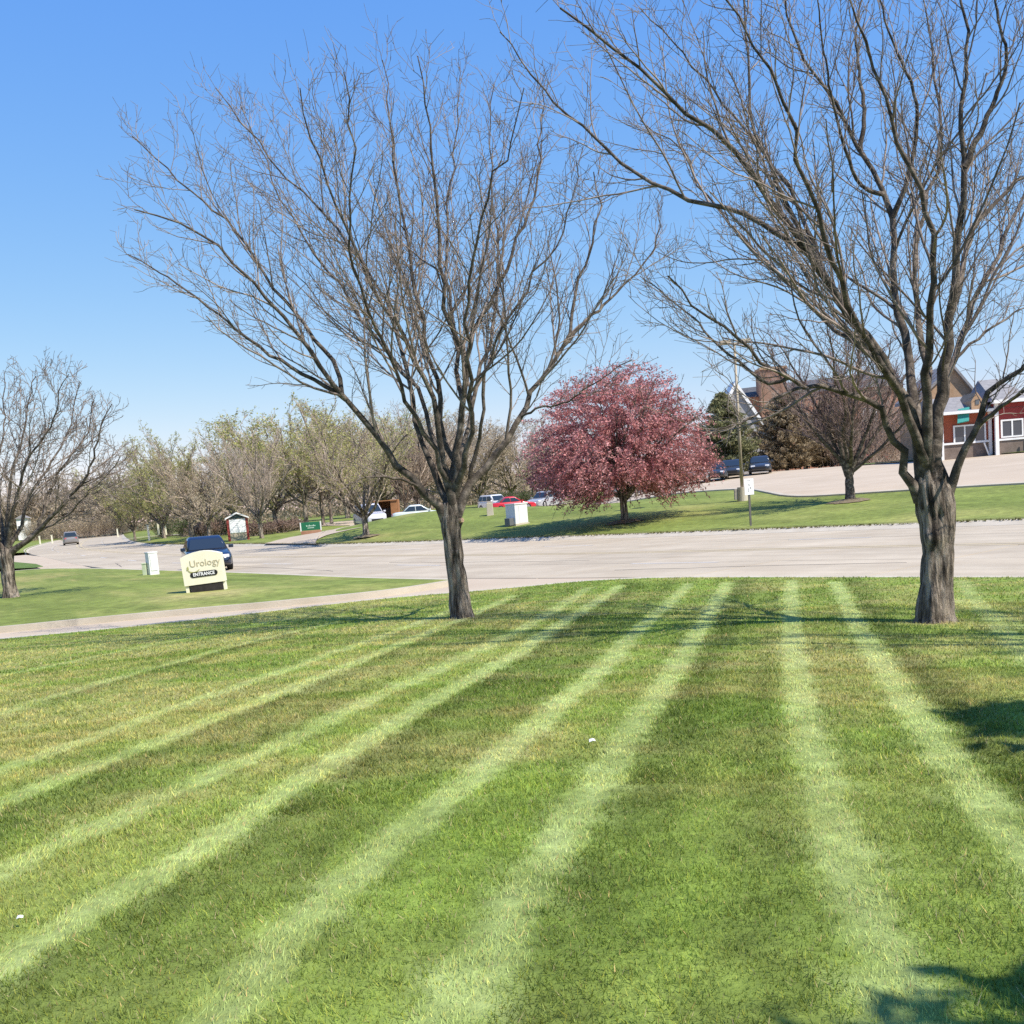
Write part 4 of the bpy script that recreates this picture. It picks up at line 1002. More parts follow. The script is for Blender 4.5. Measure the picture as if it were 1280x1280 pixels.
def put_conifer(rg, px, Y, hpx, wpx, label, mm, base=None):
    p = far_Y(px, Y); H = hpx * Y / FPX; W = wpx * Y / FPX / 2
    r = empty('evergreen_tree', p); tag(r, label, 'evergreen', 'evergreens in front of the brick building')
    tr, tw, ne = conifer(rg, H, W)
    tr.build('trunk', M_BARK, r); tag(link('branches', tw, M_TWIGB, r), kind='stuff'); tag(link('crown', ne, mm, r), kind='stuff')
put_conifer(g(61), 908, 97, 104, 84, 'green conical evergreen left of the lamp post', M_NEEDLE)
put_conifer(g(62), 985, 101, 96, 104, 'broad brownish evergreen right of the lamp post', M_NEEDLEB)
put_conifer(g(63), 1040, 104, 86, 92, 'brownish evergreen behind the reddish bare tree', M_NEEDLEB)
# evergreen right behind the viewer: its shadow falls across the bottom of the lawn
for (x_, y_, h_, w_, lab) in ((4.6, -.4, 6.3, 2.7, 'evergreen outside the lower right corner of the picture'), (7.6, 4.3, 6.4, 2.5, 'evergreen outside the right edge of the picture')):
  r = empty('evergreen_tree', (x_, y_, .6)); tag(r, lab, 'evergreen', 'evergreens beside the near lawn')
  tr, tw, ne = conifer(g(64), h_, w_, nper=9, needles=8000)
  tr.build('trunk', M_BARK, r); tag(link('branches', tw, M_TWIGB, r), kind='stuff'); tag(link('crown', ne, M_NEEDLE, r), kind='stuff')

# --- shrubs
def shrub(rg, px, py, Y, w, h, label, mm, name='shrub', group='shrubs along the far walk'):
    p = far_pt(px, py, Y) if py else far_Y(px, Y)
    n = 260; az = rg.random(n) * 6.283; tl = rg.random(n) * 1.1; ln = (.6 + .4 * rg.random(n))
    D = np.stack([np.cos(az) * np.sin(tl) * w / 2 * 1.1, np.sin(az) * np.sin(tl) * w / 2 * 1.1, np.cos(tl * .9) * h], 1) * ln[:, None]
    s0 = np.stack([rg.normal(0, w * .12, n), rg.normal(0, w * .12, n), np.zeros(n)], 1)
    f = np.linspace(0, 1, 5)[None, :, None]
    P = s0[:, None] + D[:, None] * f + rg.normal(0, .04, (n, 5, 3)) * f; P[..., 2] = np.maximum(P[..., 2], -.05)
    R = .012 * (1 - .6 * np.linspace(0, 1, 5))[None].repeat(n, 0)
    r_ = empty(name, p); tag(r_, label, 'shrub', group)
    tag(link('stems', tube_mesh('stems', [(P, R, 3)]), M_TWIGB, r_), kind='stuff')
    pts = P[:, 2:].reshape(-1, 3)[rg.integers(0, n * 3, 2600)] + rg.normal(0, .09, (2600, 3))
    tag(link('foliage', leaves('foliage', rg, pts, .06), mm, r_), kind='stuff')
sg = g(77)
for px, py, Y, w, h, lab, mm in [
    (352, 656, 100, 2.6, 1.25, 'tan dry shrub right of the white gabled sign', M_BRUSH), (334, 659, 98, 2.0, 1.1, 'tan dry shrub beside the fan-shaped tree', M_BRUSH),
    (368, 655, 104, 2.2, 1.1, 'low tan shrub, rightmost of the dry row', M_BRUSH), (318, 663, 96, 1.8, 1.2, 'tan shrub at the right foot of the white sign', M_BRUSH),
    (266, 660, 108, 2.6, 1.7, 'brown shrub left of the white gabled sign', M_BRUSH), (250, 661, 110, 2.6, 1.5, 'brown shrub behind the dark blue vehicle roof', M_BRUSH),
    (277, 660, 112, 2.0, 1.6, 'dark shrub touching the left post of the white sign', M_LEAF), (232, 660, 118, 3.2, 2.0, 'dark evergreen shrub among the left row stems', M_LEAF),
    (205, 660, 128, 3.2, 2.0, 'dark shrub at the foot of the yellow-green tree', M_LEAF)]:
    shrub(sg, px, py, Y, w, h, lab, mm)
for i, (px, Y, w, h, lab, mm) in enumerate([
    (1085, 100, 6, 3.6, 'tall reddish brown brush right of the evergreens', M_BRUSH), (1105, 102, 6, 4.2, 'reddish brown brush left of the large trunk', M_BRUSH),
    (1060, 101, 5, 3.0, 'reddish brush behind the reddish bare tree', M_BRUSH), (1125, 106, 6, 4.5, 'brown brush hidden behind the large trunk', M_BRUSH),
    (634, 150, 4, 2.2, 'dark evergreen bush above the red car', M_LEAF), (655, 152, 3, 1.8, 'dark bush left of the pink tree crown', M_LEAF)]):
    shrub(sg, px, 0, Y, w, h, lab, mm, group='shrubs behind the car park')
for i, (px, Y) in enumerate([(60, 205), (78, 206), (96, 207), (114, 209), (132, 212), (40, 204), (150, 214)]):
    p = at(px, hzy(px) + 8, Y)
    shrub(sg, px, 0, Y, 5.5, 4.0, ['dark brush left of the far grey car', 'dark brush just above the far grey car', 'dark brush right of the far grey car', 'dark brush at the road bend', 'dark brush right of the road bend', 'dark brush behind the white marker posts', 'dark brush under the yellow-green crown'][i], M_BUDB, group='brush along the left horizon')

# mulch rings
def mulch(px, py, r, label, far=True):
    p = far_pt(px, py) if far else near_pt(px, py)
    a = np.arange(26) * 2 * math.pi / 26; rr = r * (.8 + .35 * rng.random(26))
    P = [p[:2]]; Z = [p[2] + .16]
    for q in range(26):
        c = p[:2] + rr[q] * np.array([math.cos(a[q]), math.sin(a[q])]); P.append(c); Z.append(float(Hf(*c)) + .03 if far else float(Hn(*c)) + .01)
    me = mesh_np('mulch_ring', np.c_[np.array(P), Z], np.array([[0, 1 + i, 1 + (i + 1) % 26] for i in range(26)]))
    tag(link('mulch_ring', me, M_DRY), label, 'mulch', 'mulch rings')
mulch(1063, 627, .95, 'ring of dry mulch around the reddish bare tree'); mulch(458, 671, .8, 'ring of dry mulch around the pale budding tree'); mulch(781, 653, .9, 'ring of mulch under the pink blossom tree')

# ------------------------------------------------------------------ signs, posts and cabinets
M_CREAM = noisy('cream_painted_panel', (.74, .70, .52), (.80, .76, .60), 3, .5)
M_BLACK = mat('black_plastic', (.015, .015, .015), .45)
M_DARKB = noisy('dark_plinth', (.020, .017, .015), (.04, .034, .03), 6, .7)
M_WHITE = noisy('white_paint', (.74, .74, .73), (.82, .82, .81), 3, .45)
M_GREYT = mat('grey_gold_lettering', (.46, .41, .27), .6)
M_LEAFG = mat('olive_leaf_paint', (.36, .36, .14), .6)
M_STEEL = noisy('galvanised_steel', (.22, .20, .18), (.34, .32, .29), 8, .5, spec=.5)
M_TANP = noisy('tan_painted_pole', (.33, .28, .20), (.42, .36, .27), 5, .55)
M_REDW = noisy('dark_red_post', (.20, .035, .03), (.28, .06, .05), 4, .7)
M_ROOFD = noisy('dark_shingle', (.055, .055, .06), (.12, .12, .125), 4, .9, bump=.4, bscale=14)
M_ROOFG = noisy('grey_shingle', (.20, .195, .20), (.30, .29, .29), 3, .9, bump=.4, bscale=12)
M_GREEN = mat('green_sign', (.015, .13, .065), .5)
M_BRICK = noisy('red_brown_brick', (.28, .13, .085), (.40, .21, .145), 2.0, .9, bump=.3, bscale=12)
M_BRICKT = noisy('tan_brick', (.34, .22, .13), (.46, .31, .20), 2.0, .9, bump=.3, bscale=12)
M_BRICKG = noisy('grey_brown_brick', (.15, .115, .095), (.22, .175, .15), 2.5, .9, bump=.3, bscale=14)
M_REDS = noisy('red_lap_siding', (.27, .035, .035), (.34, .055, .05), 1.5, .6, stretch=(1, 1, 8))
M_REDO = noisy('rust_red_siding', (.30, .075, .035), (.37, .10, .055), 1.5, .6, stretch=(1, 1, 8))
M_GLASS = mat('dark_window_glass', (.05, .06, .075), .08, spec=.8)
M_TEAL = noisy('teal_canvas', (.03, .22, .20), (.05, .30, .27), 12, .75, bump=.2)
M_PALEG = noisy('pale_green_plastic', (.42, .48, .33), (.50, .56, .40), 5, .5)
M_BOX = noisy('pale_grey_metal', (.62, .63, .62), (.72, .73, .72), 4, .45)
M_DGREY = mat('dark_grey_metal', (.12, .13, .14), .5)

# cream monument sign
sgp = onz(259, 738.5, .24); sgp[2] = Hi(sgp[0], sgp[1])
k = sgp[1] / FPX                                           # metres per photo pixel at the sign
us = empty('monument_sign', sgp, math.radians(6)); us.rotation_euler = (0, math.radians(-3.0), math.radians(5))
tag(us, 'cream arched entrance sign on a black plinth beside the drive', 'sign')
W2 = 25 * k; zb = 9 * k; hs = 44 * k; hc = 50 * k
MB().box((0.04, 0, zb / 2 - .05), (40 * k, .30, zb + .1)).build('plinth', M_DARKB, us, bevel=.01)
poly = [(-W2, zb), (W2, zb), (W2, hs)] + [(W2 * math.cos(t) * 1.0, hs + (hc - hs) * (1 - (W2 * math.cos(t) / W2) ** 2)) for t in np.linspace(.12, math.pi - .12, 14)] + [(-W2, hs)]
MB().prism(poly, -.17, .17).build('panel', M_CREAM, us, bevel=.012)
for sx in (-1, 1): MB().box((sx * (W2 - .06), 0, zb / 2 - .03), (.09, .26, zb + .06)).build('foot', M_CREAM, us)
yf = -.178
text_mesh('lettering', 'Urology', .26, M_GREYT, us, (.09, yf, zb + 26 * k), .003, 0, .98)
sw_ = MB(); arc = [(-.42 + .34 * t, zb + 20 * k - .13 * math.sin(t * math.pi * .9) * (1 - .3 * t)) for t in np.linspace(0, 1, 12)]
for i in range(11):
    (x0, z0), (x1, z1) = arc[i], arc[i + 1]; w = .022 * math.sin(math.pi * (i + .5) / 11) + .006
    sw_.quad((x0, yf - .002, z0 - w), (x1, yf - .002, z1 - w), (x1, yf - .002, z1 + w), (x0, yf - .002, z0 + w))
sw_.quad((-.43, yf - .003, zb + 19 * k), (-.36, yf - .003, zb + 20 * k), (-.37, yf - .003, zb + 24 * k), (-.41, yf - .003, zb + 23 * k))
sw_.build('leaf_emblem', M_LEAFG, us)
pill = [(.30 * s_ + .0 + .075 * math.cos(t + (0 if s_ > 0 else math.pi)) + .02, zb + 12.5 * k + .075 * math.sin(t + (0 if s_ > 0 else math.pi))) for s_ in (1, -1) for t in np.linspace(-math.pi / 2, math.pi / 2, 9)]
MB().prism(pill, yf - .004, yf + .012).build('black_band', M_BLACK, us)
text_mesh('entrance_lettering', 'ENTRANCE', .125, M_WHITE, us, (.02, yf - .008, zb + 12.5 * k), .002, 0, .92, .004)
# utility pedestals by the road on the left
def on_island(px, py):
    p = onz(px, py, .2); p[2] = Hi(p[0], p[1]); return p
p = on_island(191.5, 717)
r = empty('utility_pedestal', p, math.radians(38)); tag(r, 'grey-white utility pedestal box by the road left of the cream sign', 'utility box', 'utility boxes on the verge')
MB().box((0, 0, .40), (.38, .38, .90), top=(.96, .96)).build('housing', M_BOX, r, bevel=.02); MB().box((0, 0, .865), (.40, .40, .05)).build('lid', M_BOX, r, bevel=.01); MB().box((0, -.2, .45), (.26, .02, .6)).build('door', M_BOX, r)
p = on_island(181.5, 718)
r = empty('marker_pedestal', p); tag(r, 'small pale green utility pedestal beside the grey-white box', 'utility box', 'utility boxes on the verge')
MB().box((0, 0, .20), (.15, .15, .44)).build('post', M_PALEG, r, bevel=.015); MB().box((0, 0, .44), (.18, .18, .05)).build('cap', M_PALEG, r, bevel=.01)
# big cabinet on the far lawn
p = far_pt(647, 656)
r = empty('utility_cabinet', p, math.radians(42)); tag(r, 'large white electrical cabinet standing on the far lawn', 'cabinet', 'utility boxes on the far lawn')
MB().box((0, 0, .53), (.92, .74, 1.14)).build('housing', M_BOX, r, bevel=.02); MB().box((0, 0, 1.12), (.98, .80, .06)).build('lid', M_BOX, r, bevel=.01); MB().box((0, 0, .02), (1.02, .84, .12)).build('pad', M_KERB, r)
MB().box((.12, -.376, .55), (.60, .015, .9)).build('door', M_BOX, r); MB().box((-.62, -.05, .20), (.34, .4, .40)).build('meter_box', M_DGREY, r, bevel=.02)
p = far_pt(613, 644)
r = empty('concrete_post_base', p); tag(r, 'short tan concrete stump near the white electrical cabinet', 'bollard')
MB().box((0, 0, .35), (.42, .42, .8), top=(.9, .9)).build('shaft', M_KERB, r, bevel=.03); MB().box((0, 0, .78), (.30, .30, .08)).build('cap', M_TANP, r, bevel=.02)

# lamp post
p = far_pt(928.5, 626); kl = p[1] / FPX
r = empty('lamp_post', p); tag(r, 'tall tan car park lamp post with two flat heads on a concrete base', 'lamp post')
MB().cyl((0, 0, -.1), (0, 0, 17 * kl), .27, .25, 20).build('concrete_base', M_KERB, r, smooth=False)
MB().cyl((0, 0, 17 * kl), (0, 0, 192 * kl), .085, .06, 12).build('pole', M_TANP, r, smooth=True)
MB().box((0, 0, 192 * kl), (.9, .08, .08)).build('arm', M_TANP, r)
for sx in (-1, 1): MB().box((sx * .48, 0, 192.5 * kl + .05), (.60, .42, .20), top=(.8, .8)).build('lamp_head', M_TANP, r, bevel=.03)
MB().box((-.33, 0, .35), (.16, .18, .55)).build('junction_box', M_STEEL, r, bevel=.01)
# regulatory sign
p = far_pt(938.5, 657); kl = p[1] / FPX
r = empty('road_sign', p, math.radians(8)); tag(r, 'white rectangular road sign on a dark steel post by the far kerb', 'sign')
MB().box((0, 0, 20 * kl), (.075, .05, 41 * kl)).build('post', noisy('dark_steel', (.09, .085, .08), (.15, .14, .13), 6, .6), r)
MB().box((0, -.035, 48 * kl), (12 * kl, .015, 20 * kl)).build('sign_plate', M_WHITE, r, bevel=.003)
mk = MB()
GM = mat('grey_sign_mark', (.36, .36, .36), .6)
for x0, z0, w, h in [(0, 55.5, 4, .7), (-1.2, 44, .8, 5), (1.8, 46.5, 1.6, 2.6), (.3, 50, 2.2, .9), (-.2, 51, 1, 1)]: mk.box((x0 * kl, -.045, z0 * kl), (w * kl, .004, h * kl))
tag(mk.build('sign_marks', GM, r), kind='stuff')
# white gabled sign with red posts
p = far_Y(297, 87); kl = 87 / FPX; p[2] = float(Hf(p[0], p[1]))
r = empty('gabled_sign', p, math.radians(14)); tag(r, 'white panel sign with gabled roof between dark red posts', 'sign')
for sx in (-1, 1): MB().box((sx * 11.5 * kl, 0, 13 * kl), (3.0 * kl, .3, 27 * kl + .2)).build('post', M_REDW, r, bevel=.02)
MB().box((0, -.02, 18 * kl), (19.6 * kl, .22, 17 * kl)).build('panel', M_WHITE, r, bevel=.02)
MB().prism([(-12 * kl, 27.2 * kl), (12 * kl, 27.2 * kl), (0, 32.5 * kl)], -.18, .18).build('gable', mat('dark_green_gable', (.03, .05, .05), .6), r)
for sx in (-1, 1):
    MB().prism([(sx * 14.5 * kl, 26.6 * kl), (sx * 14.5 * kl, 28.2 * kl), (0, 35 * kl), (0, 33.2 * kl)], -.3, .3).build('roof_board', M_WHITE, r)
mk = MB()
for i in range(5): mk.box((-.6 * kl, -.136, (24 - i * 2.6) * kl), ((9 - (i % 3) * 2) * kl, .004, .55 * kl))
mk.build('lettering_lines', mat('faint_grey_print', (.60, .61, .63), .6), r)
MB().box((0, 0, .2), (20 * kl, .3, .7)).build('planter', M_TANP, r, bevel=.03)
# green sign on a brick base
p = far_Y(386, 92); kl = 92 / FPX; p = far_Y(387.5, 88); kl = 88 / FPX
r = empty('green_sign', p, math.radians(10)); tag(r, 'low green sign with white lettering on a brick base', 'sign')
MB().box((0, 0, 2 * kl - .1), (25 * kl, .7, 4 * kl + .2)).build('brick_base', M_BRICK, r, bevel=.02)
MB().box((0, 0, 9.5 * kl), (24 * kl, .18, 10 * kl)).build('panel', M_GREEN, r, bevel=.02)
for sx in (-1, 1): MB().box((sx * 12.3 * kl, 0, 9 * kl), (.09, .22, 11.5 * kl)).build('side_trim', M_BOX, r)
mk = MB(); hh = [1.6, 1.2, 2.0, 1.3, 1.2, 1.9, 1.3]
for i, h in enumerate(hh): mk.box(((-5.0 + i * 1.7) * kl, -.096, (9.2 + h / 2) * kl), (1.1 * kl, .006, h * kl))
mk.box((0, -.096, 7.4 * kl), (8 * kl, .006, .8 * kl)); mk.build('white_lettering', mat('pale_green_print', (.45, .58, .50), .6), r)
# small marker posts on the left
for px, py, Y, h, lab in [(50, 678, 165, 1.1, 'white marker post behind the left tree limb'), (65, 674.5, 172, .8, 'short white marker post left of the far grey car'),
                          (186, 668, 106, 1.0, 'pale marker post under the yellow-green trees'), (198, 662, 125, 1.0, 'pale slanted post left of the multi-stemmed tree'), (207, 662, 120, 1.0, 'pale post beside the multi-stemmed tree'), (147, 667, 185, .9, 'white post at the bend of the road')]:
    p = at(px, py, Y)
    r = empty('marker_post', (p[0], p[1], p[2])); tag(r, lab, 'post', 'pale marker posts on the left')
    h *= .8; MB().box((0, 0, h / 2 - .3), (.18, .18, h + .6)).build('shaft', M_CREAM, r, bevel=.02); MB().box((0, 0, h + .03), (.24, .24, .08)).build('cap', M_CREAM, r, bevel=.02)
# two cream posts behind the pink tree, one with a red panel
for px, lab, red in [(795.5, 'cream topped post seen under the pink blossom tree', False), (806.5, 'cream topped post carrying a red panel behind the pink tree', True)]:
    p = far_Y(px, 84)
    r = empty('bollard_post', p); tag(r, lab, 'post', 'cream posts behind the pink tree')
    zt = at(px, 595, 84)[2] - p[2]
    MB().cyl((0, 0, -.1), (0, 0, zt), .11, .10, 12).build('shaft', M_TANP, r, smooth=True); MB().cyl((0, 0, zt), (0, 0, zt + .42), .19, .14, 12).build('cap', M_CREAM, r, smooth=True)
    if red: MB().box((-.05, -.15, zt - .45), (.48, .05, .85)).build('red_panel', mat('red_panel', (.55, .05, .07), .5), r)

# ------------------------------------------------------------------ vehicles
M_TYRE = mat('tyre_rubber', (.02, .02, .02), .85)
M_RIM = mat('alloy_rim', (.45, .45, .46), .3, .8)
M_CARG = mat('car_glass', (.02, .028, .035), .05, spec=.9)
M_TRIM = mat('black_trim', (.02, .02, .022), .5)
M_LAMP = mat('headlamp_glass', (.75, .77, .80), .1, spec=.8)
M_TAIL = mat('tail_lamp', (.45, .02, .02), .2, spec=.6)
def paint(name, c):
    M = mat(name, c, .25, .1, .5); b = M.node_tree.nodes['Principled BSDF']; b.inputs['Coat Weight'].default_value = .7; b.inputs['Coat Roughness'].default_value = .05
    return M
P_BLUE = paint('dark_blue_paint', (.012, .022, .05)); P_RED = paint('red_paint', (.50, .015, .03)); P_WHITE = paint('white_car_paint', (.72, .73, .74))
P_SILV = paint('silver_paint', (.38, .39, .41)); P_DARK = paint('charcoal_paint', (.03, .035, .045)); P_GREY = paint('warm_grey_paint', (.22, .21, .21)); P_LILAC = paint('pale_paint', (.62, .61, .67)); P_PALEGRN = paint('pale_green_white_paint', (.62, .68, .66))
def rrect(x, w, z0, z1, r=.25, k=5):
    """rounded rectangle ring across the car at station x"""
    pts = []
    for cx, cz, a0 in ((w - r * .6, z1 - r * .6, 0), (-w + r * .6, z1 - r * .6, math.pi / 2), (-w + r * .3, z0 + r * .3, math.pi), (w - r * .3, z0 + r * .3, 1.5 * math.pi)):
        rad = r * .6 if a0 in (0, math.pi / 2) else r * .3
        for t in np.linspace(0, math.pi / 2, k): pts.append((x, cx + rad * math.cos(a0 + t), cz + rad * math.sin(a0 + t)))
    return np.array(pts)
def car(label, loc, heading, kind, pt, group, name='parked_car', cat='car'):
    L, W, H, belt = {'sedan': (4.7, .91, 1.45, .92), 'suv': (4.65, .93, 1.72, 1.06), 'van': (5.0, .97, 1.85, 1.10)}[kind]
    r = empty(name, loc, heading); tag(r, label, cat, group)
    h = L / 2
    hood = belt - (.06 if kind == 'sedan' else .03)
    st_ = [(-h, .72, .42, belt - .20), (-h + .06, .84, .30, belt - .08), (-h + .35, .97, .24, belt), (-h + .9, 1, .22, belt + .02), (0, 1, .20, belt), (h - 1.5, 1, .20, belt - .01), (h - 1.2, .99, .20, hood), (h - .5, .96, .22, hood - .09), (h - .12, .86, .26, hood - .20), (h, .70, .36, hood - .32)]
    MB().loft([rrect(x, W * w, a, b) for x, w, a, b in st_]).build('body', pt, r, smooth=True)
    if kind == 'sedan': x0, x1, r0, r1 = -h + .75, h - 1.35, -h + 1.55, h - 2.25
    else: x0, x1, r0, r1 = -h + .12, h - 1.25, -h + .50, h - 2.0
    zt, zbt = H, belt - .06
    def ring(x0, x1, w, z, k=4, rr=.12):
        pts = []
        for cx, cy, a0 in ((x1 - rr, w - rr, 0), (x0 + rr, w - rr, math.pi / 2), (x0 + rr, -w + rr, math.pi), (x1 - rr, -w + rr, 1.5 * math.pi)):
            for t in np.linspace(0, math.pi / 2, k): pts.append((cx + rr * math.cos(a0 + t), cy + rr * math.sin(a0 + t), z))
        return np.array(pts)
    wb, wt = W * .95, W * .74
    MB().loft([ring(x0, x1, wb, zbt), ring(x0 + (r0 - x0) * .9, x1 + (r1 - x1) * .9, wt + (wb - wt) * .1, zt - .07), ring(r0 + .05, r1 - .05, wt - .05, zt)]).build('cabin', pt, r, smooth=True)
    # glass, slightly proud of the cabin
    def P3(fx, side, fz, e=.012):
        """point on the cabin: fx in 0..1 along, fz 0..1 up"""
        xa = x0 + (r0 - x0) * .9 * fz; xb = x1 + (r1 - x1) * .9 * fz; w = wb + ((wt + (wb - wt) * .1) - wb) * fz
        return (xa + (xb - xa) * fx, side * (w + e), zbt + (zt - .07 - zbt) * fz)
    for s_ in (-1, 1):
        cuts = [.07, .47, .50, .90] if kind == 'sedan' else [.05, .29, .32, .60, .63, .92]
        for a_, b_ in zip(cuts[0::2], cuts[1::2]):
            q = [P3(a_, s_, .14), P3(b_, s_, .14), P3(b_, s_, .90), P3(a_, s_, .90)]
            MB().quad(*q).build('side_window', M_CARG, r)
        MB().box((x1 - .15, s_ * (W + .08), belt + .05), (.12, .2, .14)).build('mirror', pt, r, bevel=.03)
    def FB(front, fy, fz, e=.014):
        x = (x1 + (r1 - x1) * .9 * fz + e) if front else (x0 + (r0 - x0) * .9 * fz - e)
        w = (wb + ((wt + (wb - wt) * .1) - wb) * fz) - .10
        return (x, w * fy, zbt + (zt - .07 - zbt) * fz)
    for fr_, nme in ((True, 'windscreen'), (False, 'rear_window')):
        MB().quad(FB(fr_, -1, .14), FB(fr_, 1, .14), FB(fr_, 1, .93), FB(fr_, -1, .93)).build(nme, M_CARG, r)
    for s_ in (-1, 1):
        MB().box((h - .13, s_ * W * .62, hood - .24), (.16, .34, .13)).build('headlight', M_LAMP, r, bevel=.03)
        MB().box((-h + .07, s_ * W * .66, belt - .20), (.12, .28, .16)).build('tail_light', M_TAIL, r, bevel=.03)
    MB().box((h - .05, 0, .46), (.14, W * 1.05, .20)).build('grille', M_TRIM, r, bevel=.02)
    MB().box((0, 0, .24), (L * .8, W * 1.7, .16)).build('sill', M_TRIM, r)
    rw = .33 if kind == 'sedan' else .37
    for sx in (-h + .95, h - .95):
        for s_ in (-1, 1):
            w_ = empty('wheel', (sx, s_ * (W - .11), rw)); w_.parent = r
            MB().cyl((0, -.11, 0), (0, .11, 0), rw, rw, 20).build('tyre', M_TYRE, w_, bevel=.02); MB().cyl((0, s_ * .10, 0), (0, s_ * .122, 0), rw * .62, rw * .55, 14).build('rim', M_RIM, w_)
    return r
GP = 'cars in the car park'
# dark blue vehicle on the road: heading along the near lane
vp = onz(262, 714.5, 0); car('dark blue car driving behind the cream entrance sign', (vp[0] - .5, vp[1] + 1.6, 0), math.atan2(-.94, .34), 'sedan', P_BLUE, 'moving vehicles on the road', 'moving_car')
fp = onz(89, 681, 0); car('far grey car on the bend of the road at left', (fp[0], fp[1], 0), math.atan2(.93, -.38), 'suv', P_GREY, 'moving vehicles on the road', 'moving_car')
def lot_car(px, Y, heading, kind, pt, label):
    p = far_Y(px, Y); car(label, (p[0], p[1], p[2] + .07), heading, kind, pt, GP)
lot_car(640, 112, .25, 'sedan', P_RED, 'red sedan parked behind the white electrical cabinet')
lot_car(619, 118, -1.0, 'suv', P_WHITE, 'white sport utility vehicle just left of the red sedan')
lot_car(681, 116, -2.2, 'suv', P_SILV, 'silver vehicle at the left skirt of the pink tree')
lot_car(524, 94, .15, 'sedan', P_PALEGRN, 'white car half hidden by the grassy berm')
lot_car(462, 96, -1.2, 'van', P_LILAC, 'pale van behind the pale budding tree')
lot_car(820, 86, -.7, 'sedan', P_WHITE, 'white car seen under the right side of the pink tree')
lot_car(796, 87, -.7, 'sedan', P_SILV, 'silver car behind the cream topped posts')
lot_car(873, 87, -1.8, 'sedan', P_SILV, 'silver car leftmost under the green evergreen')
lot_car(896, 88, -1.8, 'sedan', P_DARK, 'dark car right of the leftmost silver car')
lot_car(916, 90, -1.8, 'sedan', P_DARK, 'dark car parked behind the lamp post')
lot_car(951, 93, -1.8, 'sedan', P_DARK, 'dark vehicle right of the white road sign')
lot_car(1083, 112, .2, 'sedan', P_RED, 'red car half hidden by the brush near the large trunk')

# ------------------------------------------------------------------ buildings
def window(parent, x, z, w, h, y, sashes=2):
    f = MB(); t = .11
    f.box((x, y - .03, z + h / 2), (w + 2 * t, .08, t)).box((x, y - .03, z - h / 2), (w + 2 * t, .08, t))
    for sx in (-1, 1): f.box((x + sx * (w / 2 + t / 2), y - .03, z), (t, .08, h - t))
    for i in range(1, sashes): f.box((x - w / 2 + w * i / sashes, y - .03, z), (.10, .08, h - t))
    fr = f.build('window', M_WHITE, parent)
    for i in range(sashes):
        MB().box((x - w / 2 + w * (i + .5) / sashes, y - .005, z), (w / sashes, .03, h)).build('pane', M_GLASS, fr)
    return fr
YB = 80.0; kb = YB / FPX
bp_ = at(1178, 578, YB); bp_[2] = float(Hf(bp_[0], bp_[1])) + .05
rbd = empty('red_building', bp_, math.radians(-4)); tag(rbd, 'low red sided building with white trim and grey roof', 'building')
z1 = 19 * kb; ztop = 55 * kb
MB().box((1.7, 3.0, z1 / 2 - .5), (3.4, 6, z1 + 1)).build('brick_base', M_BRICKG, rbd)
MB().box((1.7, 3.02, (z1 + ztop) / 2), (3.36, 5.9, ztop - z1)).build('wall', M_REDO, rbd)
MB().box((1.7, -.03, z1), (3.46, .14, .14)).build('sill_band', M_WHITE, rbd)
for x in (.0, 3.36): MB().box((x, -.06, ztop / 2 - .3), (.20, .2, ztop + .6)).build('corner_board', M_WHITE, rbd)
window(rbd, 1.95, 29.5 * kb, 2.05, 21 * kb, .0, 3)
MB().box((1.68, -.35, ztop + .06), (3.75, .8, .2)).build('fascia', M_WHITE, rbd)
MB().prism([(-.1, 0), (0, .0), (0, .0)], 0, .1) if False else None
rf = MB(); rf.add([(-.2, -.7, ztop + .1), (9.2, -.7, ztop + .1), (9.2, 3.4, ztop + 1.35), (-.2, 3.4, ztop + 1.35), (-.2, 8, ztop + .1), (9.2, 8, ztop + .1)], [(0, 1, 2, 3), (3, 2, 5, 4), (0, 3, 4)]); rf.build('roof', M_ROOFG, rbd)
# right bay
x0, x1 = 62 * kb, 99 * kb; xb = (x0 + x1) / 2 ; zb2 = 64 * kb
MB().box((xb, 2.4, z1 / 2 - .5), (x1 - x0, 6.2, z1 + 1.0)).build('bay_base', M_BRICKG, rbd)
MB().box((xb, 2.42, (z1 + zb2) / 2), (x1 - x0 - .04, 6.1, zb2 - z1)).build('bay_wall', M_REDS, rbd)
MB().box((xb, -.72, z1), (x1 - x0 + .06, .1, .14)).build('bay_sill', M_WHITE, rbd)
for x in (x0, x1): MB().box((x, -.74, zb2 / 2 - .3), (.24, .2, zb2 + .6)).build('corner_board', M_WHITE, rbd)
window(rbd, xb, 32 * kb, 23 * kb, 20 * kb, -.68, 2)
MB().box((xb, -.95, zb2 + .06), (x1 - x0 + .7, .5, .24)).build('bay_fascia', M_WHITE, rbd)
rf = MB(); rf.add([(x0 - .35, -1.2, zb2 + .12), (x1 + .35, -1.2, zb2 + .12), (x1 + .1, 5, zb2 + 2.0), (x0 + .8, 5, zb2 + 2.0), (x0 - .35, 5, zb2 + .12), (x1 + .35, 5, zb2 + .12)], [(0, 1, 2, 3), (0, 3, 4), (1, 5, 2)]); rf.build('bay_roof', M_ROOFG, rbd)
MB().box((7.4, 3.2, z1 / 2 - .5), (3.2, 6, z1 + 1)).build('brick_base', M_BRICKG, rbd); MB().box((7.4, 3.22, (z1 + ztop) / 2), (3.16, 5.9, ztop - z1)).build('wall', M_REDO, rbd)
MB().box((7.4, .17, z1), (3.2, .12, .14)).build('sill_band', M_WHITE, rbd)
